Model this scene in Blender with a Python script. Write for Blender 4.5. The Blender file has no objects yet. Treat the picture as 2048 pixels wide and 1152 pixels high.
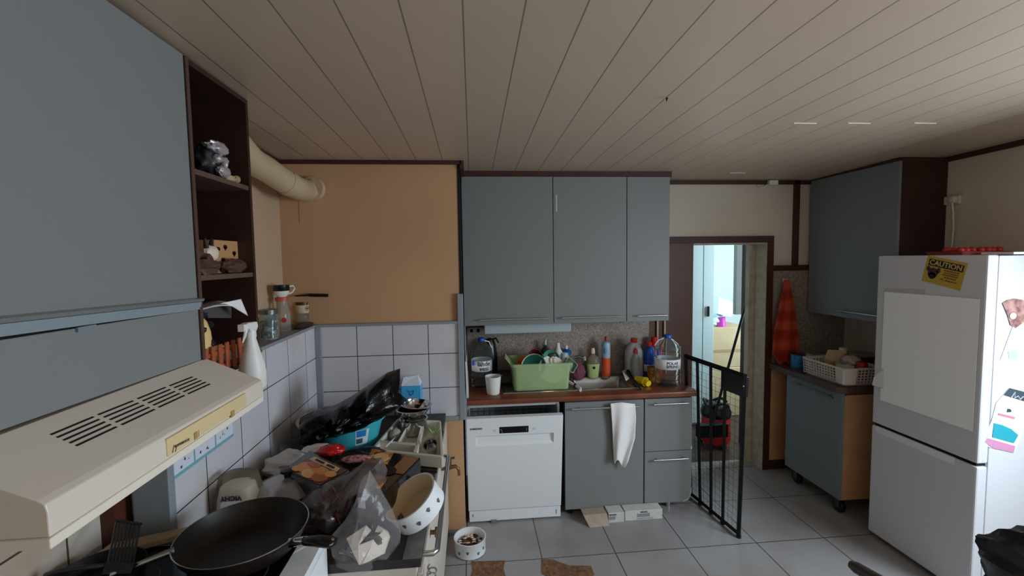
import bpy, bmesh, math, random
from mathutils import Vector, Matrix, noise, Euler
R = math.radians
PI = math.pi
random.seed(7)
SC = bpy.context.scene
COL = SC.collection

# ------------------------------------------------------------------ camera, light, exposure
FPX, PITCH, YAW, ROLL, CAMZ = 890.98, 0.06486, 0.08817, -0.01433, 1.70
_f = Vector((math.sin(YAW)*math.cos(PITCH), math.cos(YAW)*math.cos(PITCH), -math.sin(PITCH)))
_r = Vector((math.cos(YAW), -math.sin(YAW), 0))
_u = _r.cross(_f)
_c, _s = math.cos(ROLL), math.sin(ROLL)
RT = _c*_r + _s*_u
UP = -_s*_r + _c*_u
FW = _f
cam_d = bpy.data.cameras.new('camera')
cam_d.sensor_width = 36.0
cam_d.lens = 36.0*FPX/2048
cam_d.clip_start = 0.02
cam = bpy.data.objects.new('camera', cam_d)
COL.objects.link(cam)
cam.matrix_world = Matrix(((RT.x, UP.x, -FW.x, 0), (RT.y, UP.y, -FW.y, 0), (RT.z, UP.z, -FW.z, CAMZ), (0, 0, 0, 1)))
SC.camera = cam

def at(x, y, X=None, Y=None, Z=None):
    """point of the room seen at photograph pixel (x, y) lying on the plane X, Y or Z"""
    d = RT*((x-1024)/FPX) + UP*(-(y-576)/FPX) + FW
    if X is not None: t = X/d.x
    elif Y is not None: t = Y/d.y
    else: t = (Z-CAMZ)/d.z
    return Vector((d.x*t, d.y*t, CAMZ+d.z*t))

SC.view_settings.view_transform = 'Standard'
SC.view_settings.look = 'None'
SC.view_settings.exposure = 0.38
SC.view_settings.gamma = 1.0
SC.view_settings.use_curve_mapping = False
SC.cycles.use_denoising = True
SC.cycles.max_bounces = 10
SC.cycles.transmission_bounces = 8
SC.cycles.transparent_max_bounces = 12

w = bpy.data.worlds.new('world')
SC.world = w
w.use_nodes = True
w.node_tree.nodes['Background'].inputs[0].default_value = (0.55, 0.75, 1.0, 1)
w.node_tree.nodes['Background'].inputs[1].default_value = 0.15

def area(name, loc, rot, sx, sy, power, col):
    l = bpy.data.lights.new(name, 'AREA')
    l.shape = 'RECTANGLE'; l.size = sx; l.size_y = sy; l.energy = power; l.color = col
    o = bpy.data.objects.new(name, l); COL.objects.link(o)
    o.location = loc; o.rotation_euler = rot
    return o
# daylight through the right wall window, added fill at the front, placed light in the hall
area('window_daylight_right', (2.90, 0.70, 1.47), (R(61), 0, R(90)), 1.3, 1.05, 60, (0.74, 0.88, 1.0))
area('window_daylight_front', (0.3, -0.93, 1.5), (R(68), 0, 0), 1.1, 1.05, 1.2, (1.0, 0.95, 0.90))  # weak fill added behind the camera, set at the front window
area('hall_window_daylight', (3.5, 3.9, 1.5), (R(88), 0, R(58)), 0.8, 1.3, 42, (0.66, 0.90, 1.0))  # unseen hall light, placed to brighten the far wall and boxes
pl = bpy.data.lights.new('ceiling_lamp_light', 'POINT')
pl.energy = 2.2; pl.color = (1.0, 0.74, 0.50); pl.shadow_soft_size = 0.09
plo = bpy.data.objects.new('ceiling_lamp_light', pl); COL.objects.link(plo); plo.location = (0.95, 0.30, 2.12)

# ------------------------------------------------------------------ materials
def lin(c):
    return tuple((v/255/12.92 if v/255 <= .04045 else ((v/255+.055)/1.055)**2.4) for v in c)
_mats = {}
def M(name, rgb, rough=.5, metal=0, bump=0, bs=60, var=0, vs=6, trans=0, ior=1.45, alpha=1, coat=0, emit=0, rgb2=None, sheen=0, spec=None):
    if name in _mats: return _mats[name]
    m = bpy.data.materials.new(name); m.use_nodes = True
    nt = m.node_tree; b = nt.nodes['Principled BSDF']; N = nt.nodes.new; L = nt.links.new
    c = (*lin(rgb), 1)
    b.inputs['Base Color'].default_value = c
    b.inputs['Roughness'].default_value = rough
    b.inputs['Metallic'].default_value = metal
    b.inputs['Transmission Weight'].default_value = trans
    b.inputs['IOR'].default_value = ior
    b.inputs['Alpha'].default_value = alpha
    b.inputs['Coat Weight'].default_value = coat
    if spec is not None: b.inputs['Specular IOR Level'].default_value = spec
    if sheen: b.inputs['Sheen Weight'].default_value = sheen
    if emit:
        b.inputs['Emission Color'].default_value = c; b.inputs['Emission Strength'].default_value = emit
    g = None
    if var or bump or rgb2:
        g = N('ShaderNodeNewGeometry')
    if var or rgb2:
        n = N('ShaderNodeTexNoise'); n.inputs['Scale'].default_value = vs; n.inputs['Detail'].default_value = 5
        L(g.outputs['Position'], n.inputs['Vector'])
        r = N('ShaderNodeMapRange'); r.inputs[1].default_value = .35; r.inputs[2].default_value = .65
        L(n.outputs['Fac'], r.inputs[0])
        mx = N('ShaderNodeMix'); mx.data_type = 'RGBA'
        c2 = lin(rgb2) if rgb2 else tuple(v*(1-var) for v in c[:3])
        mx.inputs[6].default_value = c; mx.inputs[7].default_value = (*c2, 1)
        L(r.outputs[0], mx.inputs[0]); L(mx.outputs[2], b.inputs['Base Color'])
    if bump:
        n2 = N('ShaderNodeTexNoise'); n2.inputs['Scale'].default_value = bs; n2.inputs['Detail'].default_value = 3
        L(g.outputs['Position'], n2.inputs['Vector'])
        bp = N('ShaderNodeBump'); bp.inputs['Strength'].default_value = bump; bp.inputs['Distance'].default_value = .004
        L(n2.outputs['Fac'], bp.inputs['Height']); L(bp.outputs[0], b.inputs['Normal'])
    _mats[name] = m
    return m

def grid_mat(name, axes, size, off, lw, rgb, grout, rough=.3, var=.06, bump=.6, stain=None, sscale=1.5, gloss_noise=0):
    """tiles or boards: base colour with joint lines at world positions; size None on an axis means no joints"""
    m = bpy.data.materials.new(name); m.use_nodes = True
    nt = m.node_tree; b = nt.nodes['Principled BSDF']; N = nt.nodes.new; L = nt.links.new
    b.inputs['Roughness'].default_value = rough
    g = N('ShaderNodeNewGeometry'); sp = N('ShaderNodeSeparateXYZ'); L(g.outputs['Position'], sp.inputs[0])
    def math_(op, a, b_=None):
        n = N('ShaderNodeMath'); n.operation = op
        for i, v in enumerate((a, b_)):
            if v is None: continue
            if isinstance(v, (int, float)): n.inputs[i].default_value = v
            else: L(v, n.inputs[i])
        return n.outputs[0]
    mask = None; cells = []
    for ax, s, o in zip(axes, size, off):
        q = math_('DIVIDE', math_('SUBTRACT', sp.outputs[ax], o), s)
        fl = math_('FLOOR', q); cells.append(fl)
        fr = math_('SUBTRACT', q, fl)
        d = math_('MULTIPLY', math_('MINIMUM', fr, math_('SUBTRACT', 1.0, fr)), s)
        line = math_('LESS_THAN', d, lw/2)
        mask = line if mask is None else math_('MAXIMUM', mask, line)
    cb = N('ShaderNodeCombineXYZ')
    for i, c_ in enumerate(cells): L(c_, cb.inputs[i])
    wn = N('ShaderNodeTexWhiteNoise'); L(cb.outputs[0], wn.inputs['Vector'])
    nz = N('ShaderNodeTexNoise'); nz.inputs['Scale'].default_value = 5; nz.inputs['Detail'].default_value = 6
    L(g.outputs['Position'], nz.inputs['Vector'])
    v = math_('ADD', math_('MULTIPLY', wn.outputs['Value'], .5), math_('MULTIPLY', nz.outputs['Fac'], .8))
    mx = N('ShaderNodeMix'); mx.data_type = 'RGBA'
    c = lin(rgb); mx.inputs[6].default_value = (*c, 1); mx.inputs[7].default_value = (*[q*(1-var*2) for q in c], 1)
    L(v, mx.inputs[0]); colr = mx.outputs[2]
    if stain:
        sn = N('ShaderNodeTexNoise'); sn.inputs['Scale'].default_value = sscale; sn.inputs['Detail'].default_value = 4
        L(g.outputs['Position'], sn.inputs['Vector'])
        rg = N('ShaderNodeMapRange'); rg.inputs[1].default_value = .5; rg.inputs[2].default_value = .72; rg.inputs[4].default_value = .7
        L(sn.outputs['Fac'], rg.inputs[0])
        ms = N('ShaderNodeMix'); ms.data_type = 'RGBA'; L(rg.outputs[0], ms.inputs[0]); L(colr, ms.inputs[6]); ms.inputs[7].default_value = (*lin(stain), 1)
        colr = ms.outputs[2]
    mg = N('ShaderNodeMix'); mg.data_type = 'RGBA'; L(mask, mg.inputs[0]); L(colr, mg.inputs[6]); mg.inputs[7].default_value = (*lin(grout), 1)
    L(mg.outputs[2], b.inputs['Base Color'])
    bp = N('ShaderNodeBump'); bp.invert = True; bp.inputs['Strength'].default_value = bump; bp.inputs['Distance'].default_value = .003
    L(mask, bp.inputs['Height']); L(bp.outputs[0], b.inputs['Normal'])
    return m

def cell_mat(name, cols, scale=40, rough=.4, detail=0, coat=0):
    """patchy printed or speckled surface: voronoi cells coloured through a ramp"""
    m = bpy.data.materials.new(name); m.use_nodes = True
    nt = m.node_tree; b = nt.nodes['Principled BSDF']; N = nt.nodes.new; L = nt.links.new
    g = N('ShaderNodeNewGeometry'); v = N('ShaderNodeTexVoronoi'); v.inputs['Scale'].default_value = scale
    L(g.outputs['Position'], v.inputs['Vector'])
    sx = N('ShaderNodeSeparateXYZ'); L(v.outputs['Color'], sx.inputs[0])
    r = N('ShaderNodeValToRGB'); r.color_ramp.interpolation = 'CONSTANT' if detail == 0 else 'LINEAR'
    e = r.color_ramp.elements
    while len(e) < len(cols): e.new(.5)
    for i, c_ in enumerate(cols):
        e[i].position = i/len(cols); e[i].color = (*lin(c_), 1)
    L(sx.outputs[0], r.inputs[0]); L(r.outputs[0], b.inputs['Base Color'])
    b.inputs['Roughness'].default_value = rough; b.inputs['Coat Weight'].default_value = coat
    return m

GREY = M('grey_laminate', (128, 130, 129), .42, spec=.3, bump=.12, bs=900)
GREYD = M('grey_laminate_edge', (120, 130, 136), .5)
CARC = M('cabinet_carcass', (60, 42, 36), .6)
BROWNV = M('dark_brown_veneer', (58, 34, 26), .5, var=.25, vs=9)
TRIM = M('dark_brown_trim', (70, 36, 27), .55, var=.2, vs=14)
WHITE = M('white_enamel', (236, 238, 240), .25)
WHITEP = M('white_plastic', (232, 230, 226), .4)
CREAM = M('cream_plastic', (226, 210, 186), .42, var=.05)
YELLOWED = M('yellowed_plastic', (222, 198, 150), .4)
BLACK = M('black_plastic', (14, 14, 16), .3)
BLACKM = M('black_metal', (16, 16, 18), .4, metal=.3)
STEEL = M('steel', (200, 200, 202), .25, metal=1)
CHROME = M('chrome', (215, 215, 218), .08, metal=1)
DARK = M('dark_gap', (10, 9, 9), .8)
PINE = M('pine_panel', (206, 156, 108), .5, var=.15, vs=7)
WALLW = M('textured_wallpaper', (214, 200, 182), .8, bump=.35, bs=180, var=.06, vs=2)
WALLB = M('beige_wallpaper', (196, 166, 136), .8, bump=.3, bs=160, var=.08, vs=2)
TANB = M('tan_board', (200, 156, 116), .7, bump=.15, bs=300, var=.1, vs=1.5)
GREYTRIM = M('grey_painted_trim', (140, 146, 152), .5)
PAPER = M('white_paper', (240, 238, 234), .7)

# ------------------------------------------------------------------ mesh helpers
class MB:
    def __init__(s, mat=None):
        s.bm = bmesh.new(); s.T = mat or Matrix(); s.mi = 0
    def v(s, p): return s.bm.verts.new(s.T @ Vector(p))
    def f(s, vs):
        try: fc = s.bm.faces.new(vs)
        except ValueError: return None
        fc.material_index = s.mi; return fc
    def box(s, x0, x1, y0, y1, z0, z1):
        p = [s.v((x, y, z)) for z in (z0, z1) for x, y in ((x0, y0), (x1, y0), (x1, y1), (x0, y1))]
        for q in ((3, 2, 1, 0), (4, 5, 6, 7), (0, 1, 5, 4), (1, 2, 6, 5), (2, 3, 7, 6), (3, 0, 4, 7)): s.f([p[i] for i in q])
        return s
    def hexa(s, pts):   # 4 bottom + 4 top
        p = [s.v(q) for q in pts]
        for q in ((3, 2, 1, 0), (4, 5, 6, 7), (0, 1, 5, 4), (1, 2, 6, 5), (2, 3, 7, 6), (3, 0, 4, 7)): s.f([p[i] for i in q])
        return s
    def prism(s, poly, d):  # polygon of 3D points swept along d
        d = Vector(d); a = [s.v(p) for p in poly]; b = [s.v(Vector(p)+d) for p in poly]; n = len(a)
        s.f(a[::-1]); s.f(b)
        for i in range(n): s.f([a[i], a[(i+1) % n], b[(i+1) % n], b[i]])
        return s
    def tube(s, path, r, seg=10, cap=True):
        path = [Vector(p) for p in path]; n = len(path)
        rr = r if isinstance(r, (list, tuple)) else [r]*n
        rings = []; prev = None
        for i, p in enumerate(path):
            t = (path[min(i+1, n-1)]-path[max(i-1, 0)]).normalized()
            a = prev if prev is not None else (Vector((0, 0, 1)) if abs(t.z) < .9 else Vector((1, 0, 0)))
            a = (a-t*a.dot(t)).normalized(); prev = a; b = t.cross(a)
            rings.append([s.v(p+(a*math.cos(2*PI*k/seg)+b*math.sin(2*PI*k/seg))*rr[i]) for k in range(seg)])
        for i in range(n-1):
            for k in range(seg):
                s.f([rings[i][k], rings[i][(k+1) % seg], rings[i+1][(k+1) % seg], rings[i+1][k]])
        if cap: s.f(rings[0][::-1]); s.f(rings[-1])
        return s
    def cyl(s, a, b, r, r2=None, seg=24): return s.tube([a, b], [r, r if r2 is None else r2], seg)
    def lathe(s, prof, c=(0, 0, 0), seg=32, sx=1, sy=1, wob=None):
        c = Vector(c); rings = []
        for r, z in prof:
            if r <= 1e-6: rings.append([s.v(c+Vector((0, 0, z)))])
            else: rings.append([s.v(c+Vector((r*sx*math.cos(2*PI*k/seg), r*sy*math.sin(2*PI*k/seg), z))) for k in range(seg)])
        for a, b in zip(rings, rings[1:]):
            for k in range(seg):
                j = (k+1) % seg
                if len(a) == 1 and len(b) == 1: break
                if len(a) == 1: s.f([a[0], b[j], b[k]])
                elif len(b) == 1: s.f([a[k], a[j], b[0]])
                else: s.f([a[k], a[j], b[j], b[k]])
        return s
    def rbox(s, prof, seg=6, cr=.02, c=(0, 0, 0)):
        """rounded-rectangle rings: prof = [(halfx, halfy, z, corner)]; a hx of 0 closes"""
        c = Vector(c); rings = []
        for hx, hy, z, cr_ in prof:
            ring = []
            if hx == 0: rings.append([s.v(c+Vector((0, 0, z)))]); continue
            for qx, qy, a0 in ((1, 1, 0), (-1, 1, 90), (-1, -1, 180), (1, -1, 270)):
                for k in range(seg+1):
                    a = R(a0+90*k/seg)
                    ring.append(s.v(c+Vector((qx*(hx-cr_)+cr_*math.cos(a), qy*(hy-cr_)+cr_*math.sin(a), z))))
            rings.append(ring)
        for a, b in zip(rings, rings[1:]):
            n = max(len(a), len(b))
            for k in range(n):
                j = (k+1) % n
                if len(b) == 1: s.f([a[k], a[j], b[0]])
                elif len(a) == 1: s.f([a[0], b[j], b[k]])
                else: s.f([a[k], a[j], b[j], b[k]])
        return s
    def sheet(s, fn, nu, nv):
        g = [[s.v(fn(i/nu, j/nv)) for j in range(nv+1)] for i in range(nu+1)]
        for i in range(nu):
            for j in range(nv): s.f([g[i][j], g[i+1][j], g[i+1][j+1], g[i][j+1]])
        return s
    def blob(s, c, rad, amp=0, fr=3, seed=0, u=28, v=18, flat=None, sharp=0):
        c = Vector(c); so = Vector((seed*3.1, seed*1.7, seed*5.3)); rows = []
        for j in range(v+1):
            th = PI*j/v; row = []
            for i in range(1 if j in (0, v) else u):
                ph = 2*PI*i/u
                d = Vector((math.sin(th)*math.cos(ph), math.sin(th)*math.sin(ph), math.cos(th)))
                n = noise.noise(d*fr+so)
                if sharp: n = n*(1-sharp)+sharp*(1-2*abs(noise.noise(d*fr*1.7+so*2)))*.6
                k = 1+amp*n
                p = Vector((d.x*rad[0]*k, d.y*rad[1]*k, d.z*rad[2]*k))
                if flat is not None and p.z < -flat: p.z = -flat
                row.append(s.v(c+p))
            rows.append(row)
        for a, b in zip(rows, rows[1:]):
            for k in range(u):
                j = (k+1) % u
                if len(a) == 1: s.f([a[0], b[k], b[j]])
                elif len(b) == 1: s.f([a[k], b[0], a[j]])
                else: s.f([a[k], b[k], b[j], a[j]])
        return s
    def build(s, name, mat, parent=None, smooth=False, bevel=0, solid=0, sub=0, local=False, origin=None):
        bmesh.ops.recalc_face_normals(s.bm, faces=s.bm.faces)
        off = Vector((0, 0, 0))
        if parent is not None and not local: off = wloc(parent)
        if parent is None:
            xs = [v_.co for v_ in s.bm.verts]
            lo = Vector([min(p[i] for p in xs) for i in range(3)]); hi = Vector([max(p[i] for p in xs) for i in range(3)])
            off = Vector(((lo.x+hi.x)/2, (lo.y+hi.y)/2, lo.z))
        if off.length: bmesh.ops.translate(s.bm, verts=s.bm.verts, vec=-off)
        me = bpy.data.meshes.new(name); s.bm.to_mesh(me); s.bm.free()
        for m in (mat if isinstance(mat, (list, tuple)) else [mat]): me.materials.append(m)
        o = bpy.data.objects.new(name, me); COL.objects.link(o)
        if parent is not None: o.parent = parent
        else: o.location = off
        if smooth:
            for p in me.polygons: p.use_smooth = True
            md = None
        if sub:
            md = o.modifiers.new('sub', 'SUBSURF'); md.levels = sub; md.render_levels = sub
        if solid:
            md = o.modifiers.new('solid', 'SOLIDIFY'); md.thickness = solid; md.offset = 0
        if bevel:
            md = o.modifiers.new('bevel', 'BEVEL'); md.width = bevel; md.segments = 2; md.limit_method = 'ANGLE'; md.angle_limit = R(40)
            md.harden_normals = False
        if smooth and hasattr(me, 'set_sharp_from_angle') and not sub: me.set_sharp_from_angle(angle=R(42))
        return o

def wloc(o):
    l = Vector(o.location)
    while o.parent is not None:
        o = o.parent; l = l + Vector(o.location)
    return l
def tag(o, label=None, cat=None, group=None, kind=None):
    if label: o['label'] = label
    if cat: o['category'] = cat
    if group: o['group'] = group
    if kind: o['kind'] = kind
    return o
def thing(name, label, cat, loc=(0, 0, 0), rz=0, group=None, rot=None):
    o = bpy.data.objects.new(name, None); COL.objects.link(o); o.empty_display_size = .05
    o.location = loc; o.rotation_euler = rot if rot else (0, 0, rz)
    return tag(o, label, cat, group)
def struct(name, mb, mat, **k):
    o = mb.build(name, mat, **k); o['kind'] = 'structure'; return o
def text(s, size, origin, right, up, mat, parent=None, name='lettering', bend=0, ext=.0006, align='CENTER', local=False, xoff=0):
    cu = bpy.data.curves.new(name, 'FONT'); cu.body = s; cu.size = size; cu.extrude = ext; cu.offset = size*.018; cu.align_x = align; cu.align_y = 'CENTER'
    cu.resolution_u = 3
    t = bpy.data.objects.new('t', cu); COL.objects.link(t)
    dg = bpy.context.evaluated_depsgraph_get(); dg.update()
    me = bpy.data.meshes.new_from_object(t.evaluated_get(dg))
    bpy.data.objects.remove(t); bpy.data.curves.remove(cu)
    right = Vector(right).normalized(); up = Vector(up).normalized(); nrm = right.cross(up)
    off = Vector((0, 0, 0)) if (parent is None or local) else wloc(parent)
    origin = Vector(origin)
    for v in me.vertices:
        x, y, z = v.co
        if bend:
            a = (x+xoff)/bend; p = right*(math.sin(a)*(bend+z))+nrm*((bend+z)*math.cos(a)-bend)+up*y
        else: p = right*x+up*y+nrm*z
        v.co = origin+p-off
    me.materials.clear(); me.materials.append(mat)
    o = bpy.data.objects.new(name, me); COL.objects.link(o)
    if parent is not None: o.parent = parent
    return o

# ------------------------------------------------------------------ room
XL, XR, YB, YF = -1.10, 2.93, 3.27, -1.0
XT, YC = -0.927, 2.70            # tiled lower wall plane, chimney breast plane
def cz(y): return 2.283+(2.7-y)*0.0205     # the ceiling slopes a little

# floor of the kitchen
FLOOR = grid_mat('floor_tile', (0, 1), (.428, .457), (.362, 2.402), .0055, (166, 162, 162), (58, 50, 46), rough=.35, var=.12, bump=.5, stain=(140, 126, 112), sscale=2.2)
fl = MB(); fl.box(XL-.1, XR+.1, YF-.1, YB+.17, -.06, 0)
struct('floor', fl, FLOOR)
# ceiling boards
gx = at(937, 330, Z=cz(2.7)).x
CEIL = grid_mat('ceiling_board', (0,), (.1515,), (gx,), .0045, (200, 178, 156), (134, 114, 94), rough=.42, var=.05, bump=.5)
c = MB()
y0, y1 = YF-.1, YB+.1
c.hexa([(XL-.1, y0, cz(y0)), (XR+.1, y0, cz(y0)), (XR+.1, y1, cz(y1)), (XL-.1, y1, cz(y1)),
        (XL-.1, y0, cz(y0)+.08), (XR+.1, y0, cz(y0)+.08), (XR+.1, y1, cz(y1)+.08), (XL-.1, y1, cz(y1)+.08)])
struct('ceiling', c, CEIL)
# board joints across the ceiling and the small bright fixings
m = MB()
for px in (1610, 1718, 1850, 1475):
    py = 249 if px != 1475 else 341
    p = at(px, py, Z=cz(2.2)-.001)
    m.box(p.x-.055, p.x+.055, p.y-.002, p.y+.002, cz(p.y)-.0035, cz(p.y)+.002)
struct('trim_ceiling_joints', m, M('pale_joint', (222, 214, 200), .3))
# walls
m = MB(); m.box(XL-.1, XL, YF, YB, 0, 2.45); struct('wall_left', m, WALLB)
m = MB(); m.box(XR, XR+.1, YF, YB, 0, .93); m.box(XR, XR+.1, YF, YB, 2.02, 2.45); m.box(XR, XR+.1, YF, .02, .93, 2.02); m.box(XR, XR+.1, 1.38, YB, .93, 2.02); struct('wall_right', m, WALLW)
# wall behind the camera with two window openings
m = MB()
m.box(XL, XR, YF-.1, YF, 0, .95); m.box(XL, XR, YF-.1, YF, 2.05, 2.45)
for a, b in ((XL, -.3), (.9, XR)): m.box(a, b, YF-.1, YF, .95, 2.05)
struct('wall_front', m, WALLW)
# back wall: doorway from x 1.66 to 2.27
DX0, DX1, DZ = 1.50, 2.262, 1.80
m = MB()
m.box(-.06, DX0, YB, YB+.13, 0, 2.45); m.box(DX1, XR+.1, YB, YB+.13, 0, 2.45); m.box(DX0, DX1, YB, YB+.13, DZ, 2.45)
struct('wall_back', m, WALLW)
GRAN = cell_mat('speckled_laminate', [(150, 136, 126), (118, 106, 100), (172, 156, 144), (138, 128, 124), (160, 140, 124)], 170, .45)
m = MB(); m.box(-.045, 1.33, YB-.012, YB, .80, 1.30); struct('wall_back_splashback', m, GRAN)
p = at(1547, 540, Y=YB); q = at(1633, 537, Y=YB)
m = MB(); m.box(2.31, XR, YB-.012, YB, .80, q.z-.01); struct('wall_back_speckled_panel', m, GRAN)
m = MB(); m.box(2.31, XR, YB-.014, YB, .07, .80); struct('wall_back_pine_panel', m, PINE)
# dark trims on back wall
def strim(n, a): 
    m = MB(); m.box(*a); return struct('trim_%d' % n, m, TRIM, bevel=.002)
strim(1, (DX0-.2, DX1+.055, YB-.022, YB+.001, DZ, DZ+.05))
strim(2, (DX1, DX1+.055, YB-.022, YB+.001, .0, DZ))
strim(3, (DX1+.055, XR, YB-.020, YB+.001, q.z-.012, q.z+.030))
a = at(1590, 450, Y=YB); strim(4, (a.x-.022, a.x+.022, YB-.020, YB+.001, q.z+.02, cz(YB)))
strim(5, (1.2, XR, YB-.02, YB+.001, cz(YB)-.03, cz(YB)+.005))
strim(6, (XR-.02, XR+.001, YF, 2.55, 2.262, 2.36))
strim(8, (2.31, XR, YB-.018, YB, 0.0, .075))
m = MB(); m.hexa([(XR-.018, YF, cz(YF)-.03), (XR+.001, YF, cz(YF)-.03), (XR+.001, YB, cz(YB)-.03), (XR-.018, YB, cz(YB)-.03),
                  (XR-.018, YF, cz(YF)+.005), (XR+.001, YF, cz(YF)+.005), (XR+.001, YB, cz(YB)+.005), (XR-.018, YB, cz(YB)+.005)])
bpy.data.objects.remove(bpy.data.objects['trim_6']); struct('trim_6', m, TRIM)
# jamb of the doorway, worn cream paint
m = MB(); m.box(DX1-.004, DX1, YB-.02, YB+.17, 0, DZ)
m.box(DX1-.05, DX1-.004, YB+.12, YB+.17, 0, DZ); m.box(1.50, DX1, YB-.01, YB+.17, DZ-.012, DZ)
struct('door_frame_lining', m, M('worn_cream_paint', (196, 178, 156), .6, var=.25, vs=16))
# chimney breast with tan board above, tiles below
struct('wall_chimney_breast', MB().box(XL, -.075, YC, YB, 0, 2.40), TANB)
ZT = 1.317
TILEB = grid_mat('wall_tile_back', (0, 2), (.209, .2085), (-.899, .928), .0045, (216, 212, 216), (50, 46, 50), rough=.16, var=.05, bump=.4, stain=(196, 178, 160), sscale=2.5)
TILEL = grid_mat('wall_tile_left', (1, 2), (.2365, .2085), (1.584, .928), .0045, (216, 214, 220), (50, 46, 50), rough=.16, var=.05, bump=.4, stain=(196, 176, 156), sscale=3.1)
struct('wall_chimney_tiles', MB().box(XT, -.085, YC-.012, YC+.001, .745, ZT), TILEB)
struct('wall_left_tiles', MB().box(XL, XT, 1.415, YC, .0, ZT-.002), TILEL)
struct('trim_ledge', MB().box(XL, XT+.004, 1.38, YC-.012, ZT-.002, ZT+.014), GREYTRIM, bevel=.002)
struct('trim_tile_top', MB().box(XT, -.085, YC-.024, YC, ZT, ZT+.016), GREYTRIM, bevel=.002)
struct('trim_tile_corner', MB().box(XT, XT+.034, YC-.026, YC-.012, .73, ZT), GREYTRIM, bevel=.003)
struct('trim_tile_bottom', MB().box(XT, -.07, YC-.022, YC, .725, .750), GREYTRIM, bevel=.002)
struct('trim_chimney_edge', MB().box(-.094, -.060, YC-.026, YC+.01, .725, 1.497), GREYTRIM, bevel=.003)
a = at(318, 980, X=XT)
struct('trim_tile_end', MB().box(XT-.10, XT+.005, 1.385, 1.415, .60, ZT), GREYTRIM, bevel=.003)
# older tiles in the recess behind the stove
TILEO = grid_mat('wall_tile_recess', (1, 2), (.21, .2085), (1.03, 1.02), .006, (206, 198, 188), (86, 66, 50), rough=.3, var=.1, bump=.4, stain=(176, 140, 104), sscale=3)
struct('wall_left_recess_tiles', MB().box(XL, XL+.012, YF, 1.385, .0, 1.46), TILEO)
a = at(200, 1040, X=XL+.012); b = at(246, 1040, X=XL+.012)
struct('trim_recess_post', MB().box(XL+.012, XL+.05, a.y, b.y, .6, 1.42), M('red_brown_wood', (92, 42, 28), .5, var=.3, vs=12))
# dark cornice round chimney breast and over wall cabinets
struct('trim_cornice_chimney', MB().box(XL, -.055, YC-.022, YC+.001, 2.262, 2.29), TRIM)
struct('trim_cornice_return', MB().box(-.062, -.040, YC-.022, 2.95, 2.235, 2.29), TRIM)
struct('trim_cornice_cabinets', MB().box(-.06, 1.36, 2.955, 2.975, 2.238, 2.285), TRIM)
struct('trim_cornice_left', MB().box(XL, XL+.02, 1.76, YC, 2.268, 2.305), TRIM)
struct('trim_chimney_gap', MB().box(-.078, -.066, YC-.004, YB, .75, 2.26), DARK)
# worn step strips along the foot of the breast
struct('baseboard_chimney', MB().box(-.92, -.075, YC-.028, YC, 0, .022), M('worn_grey_step', (150, 140, 128), .7, var=.3, vs=20))
# brown boarding left of the doorway and the pipes on it
struct('wall_back_brown_board', MB().box(1.33, 1.675, YB-.012, YB+.002, 0, DZ), M('brown_board', (92, 54, 38), .5, var=.15, vs=8))
PIPE = M('cream_pipe', (206, 190, 168), .4)
for n, px in enumerate((1315.5, 1330)):
    a = at(px, 660, Y=YB-.03)
    o = MB().cyl((a.x, YB-.024, .3), (a.x, YB-.024, 1.30), .0075, seg=12).build('water_pipe', PIPE, smooth=True)
    tag(o, ('left one', 'right one')[n]+' of two cream pipes rising beside the clear water bottle', 'pipe', 'pipes on the brown board')
# missing floor tile pieces: bare brown board patches
PATCH = cell_mat('bare_board', [(122, 86, 58), (104, 70, 46), (134, 98, 66), (114, 80, 54)], 60, .8)
pa = [[(943, 1123), (1010, 1121), (1007, 1137), (1011, 1152), (1008, 1185), (938, 1185), (940, 1160), (945, 1140)],
      [(1083, 1117), (1106, 1119), (1118, 1124), (1138, 1131), (1182, 1132), (1186, 1143), (1189, 1150), (1182, 1156), (1150, 1175), (1120, 1168), (1094, 1152), (1083, 1148)]]
for n, pts in enumerate(pa):
    mb = MB(); mb.prism([at(x, y, Z=.0012) for x, y in pts], (0, 0, .0012))
    o = mb.build('floor_patch_%d' % (n+1), PATCH); o['kind'] = 'structure'

# ------------------------------------------------------------------ hallway beyond the door
HY = 5.2
PALE = M('pale_blue_paint', (214, 226, 228), .5)
struct('floor_hall', MB().box(1.0, 4.3, YB+.17, HY+.2, -.06, -.002), M('dark_hall_floor', (78, 62, 56), .35, var=.3, vs=5))
struct('ceiling_hall', MB().box(1.0, 4.3, YB+.13, HY+.2, 2.3, 2.36), M('hall_ceiling', (200, 196, 190), .7))
struct('wall_hall_back', MB().box(1.0, 4.3, HY, HY+.1, 0, 2.3), M('pale_hall_wall', (206, 210, 208), .7, bump=.2, bs=120))
struct('wall_hall_left', MB().box(1.0, 1.1, YB+.13, HY, 0, 2.3), PALE)
struct('wall_hall_right', MB().box(3.6, 3.7, YB+.13, HY, 0, 2.3), PALE)
t = thing('hall_wardrobe', 'tall pale blue hallway wardrobe seen through the doorway', 'wardrobe', (2.2, 4.2, 0))
a = at(1384, 600, Y=4.2); b = at(1406, 600, Y=4.2); c = at(1428, 600, Y=4.2)
MB().box(a.x-.35, c.x, 4.23, 4.75, 0, 2.2).build('body', PALE, t)
d1 = MB().box(a.x-.35, b.x-.004, 4.2, 4.228, .03, 2.17).build('door', PALE, t, bevel=.003)
d2 = MB().box(b.x+.004, c.x, 4.2, 4.228, .03, 2.17).build('door', PALE, t, bevel=.003)
k = at(1417, 623, Y=4.19); MB().box(k.x-.008, k.x+.008, 4.185, 4.2, k.z-.05, k.z+.05).build('handle', BLACKM, d2)
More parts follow.
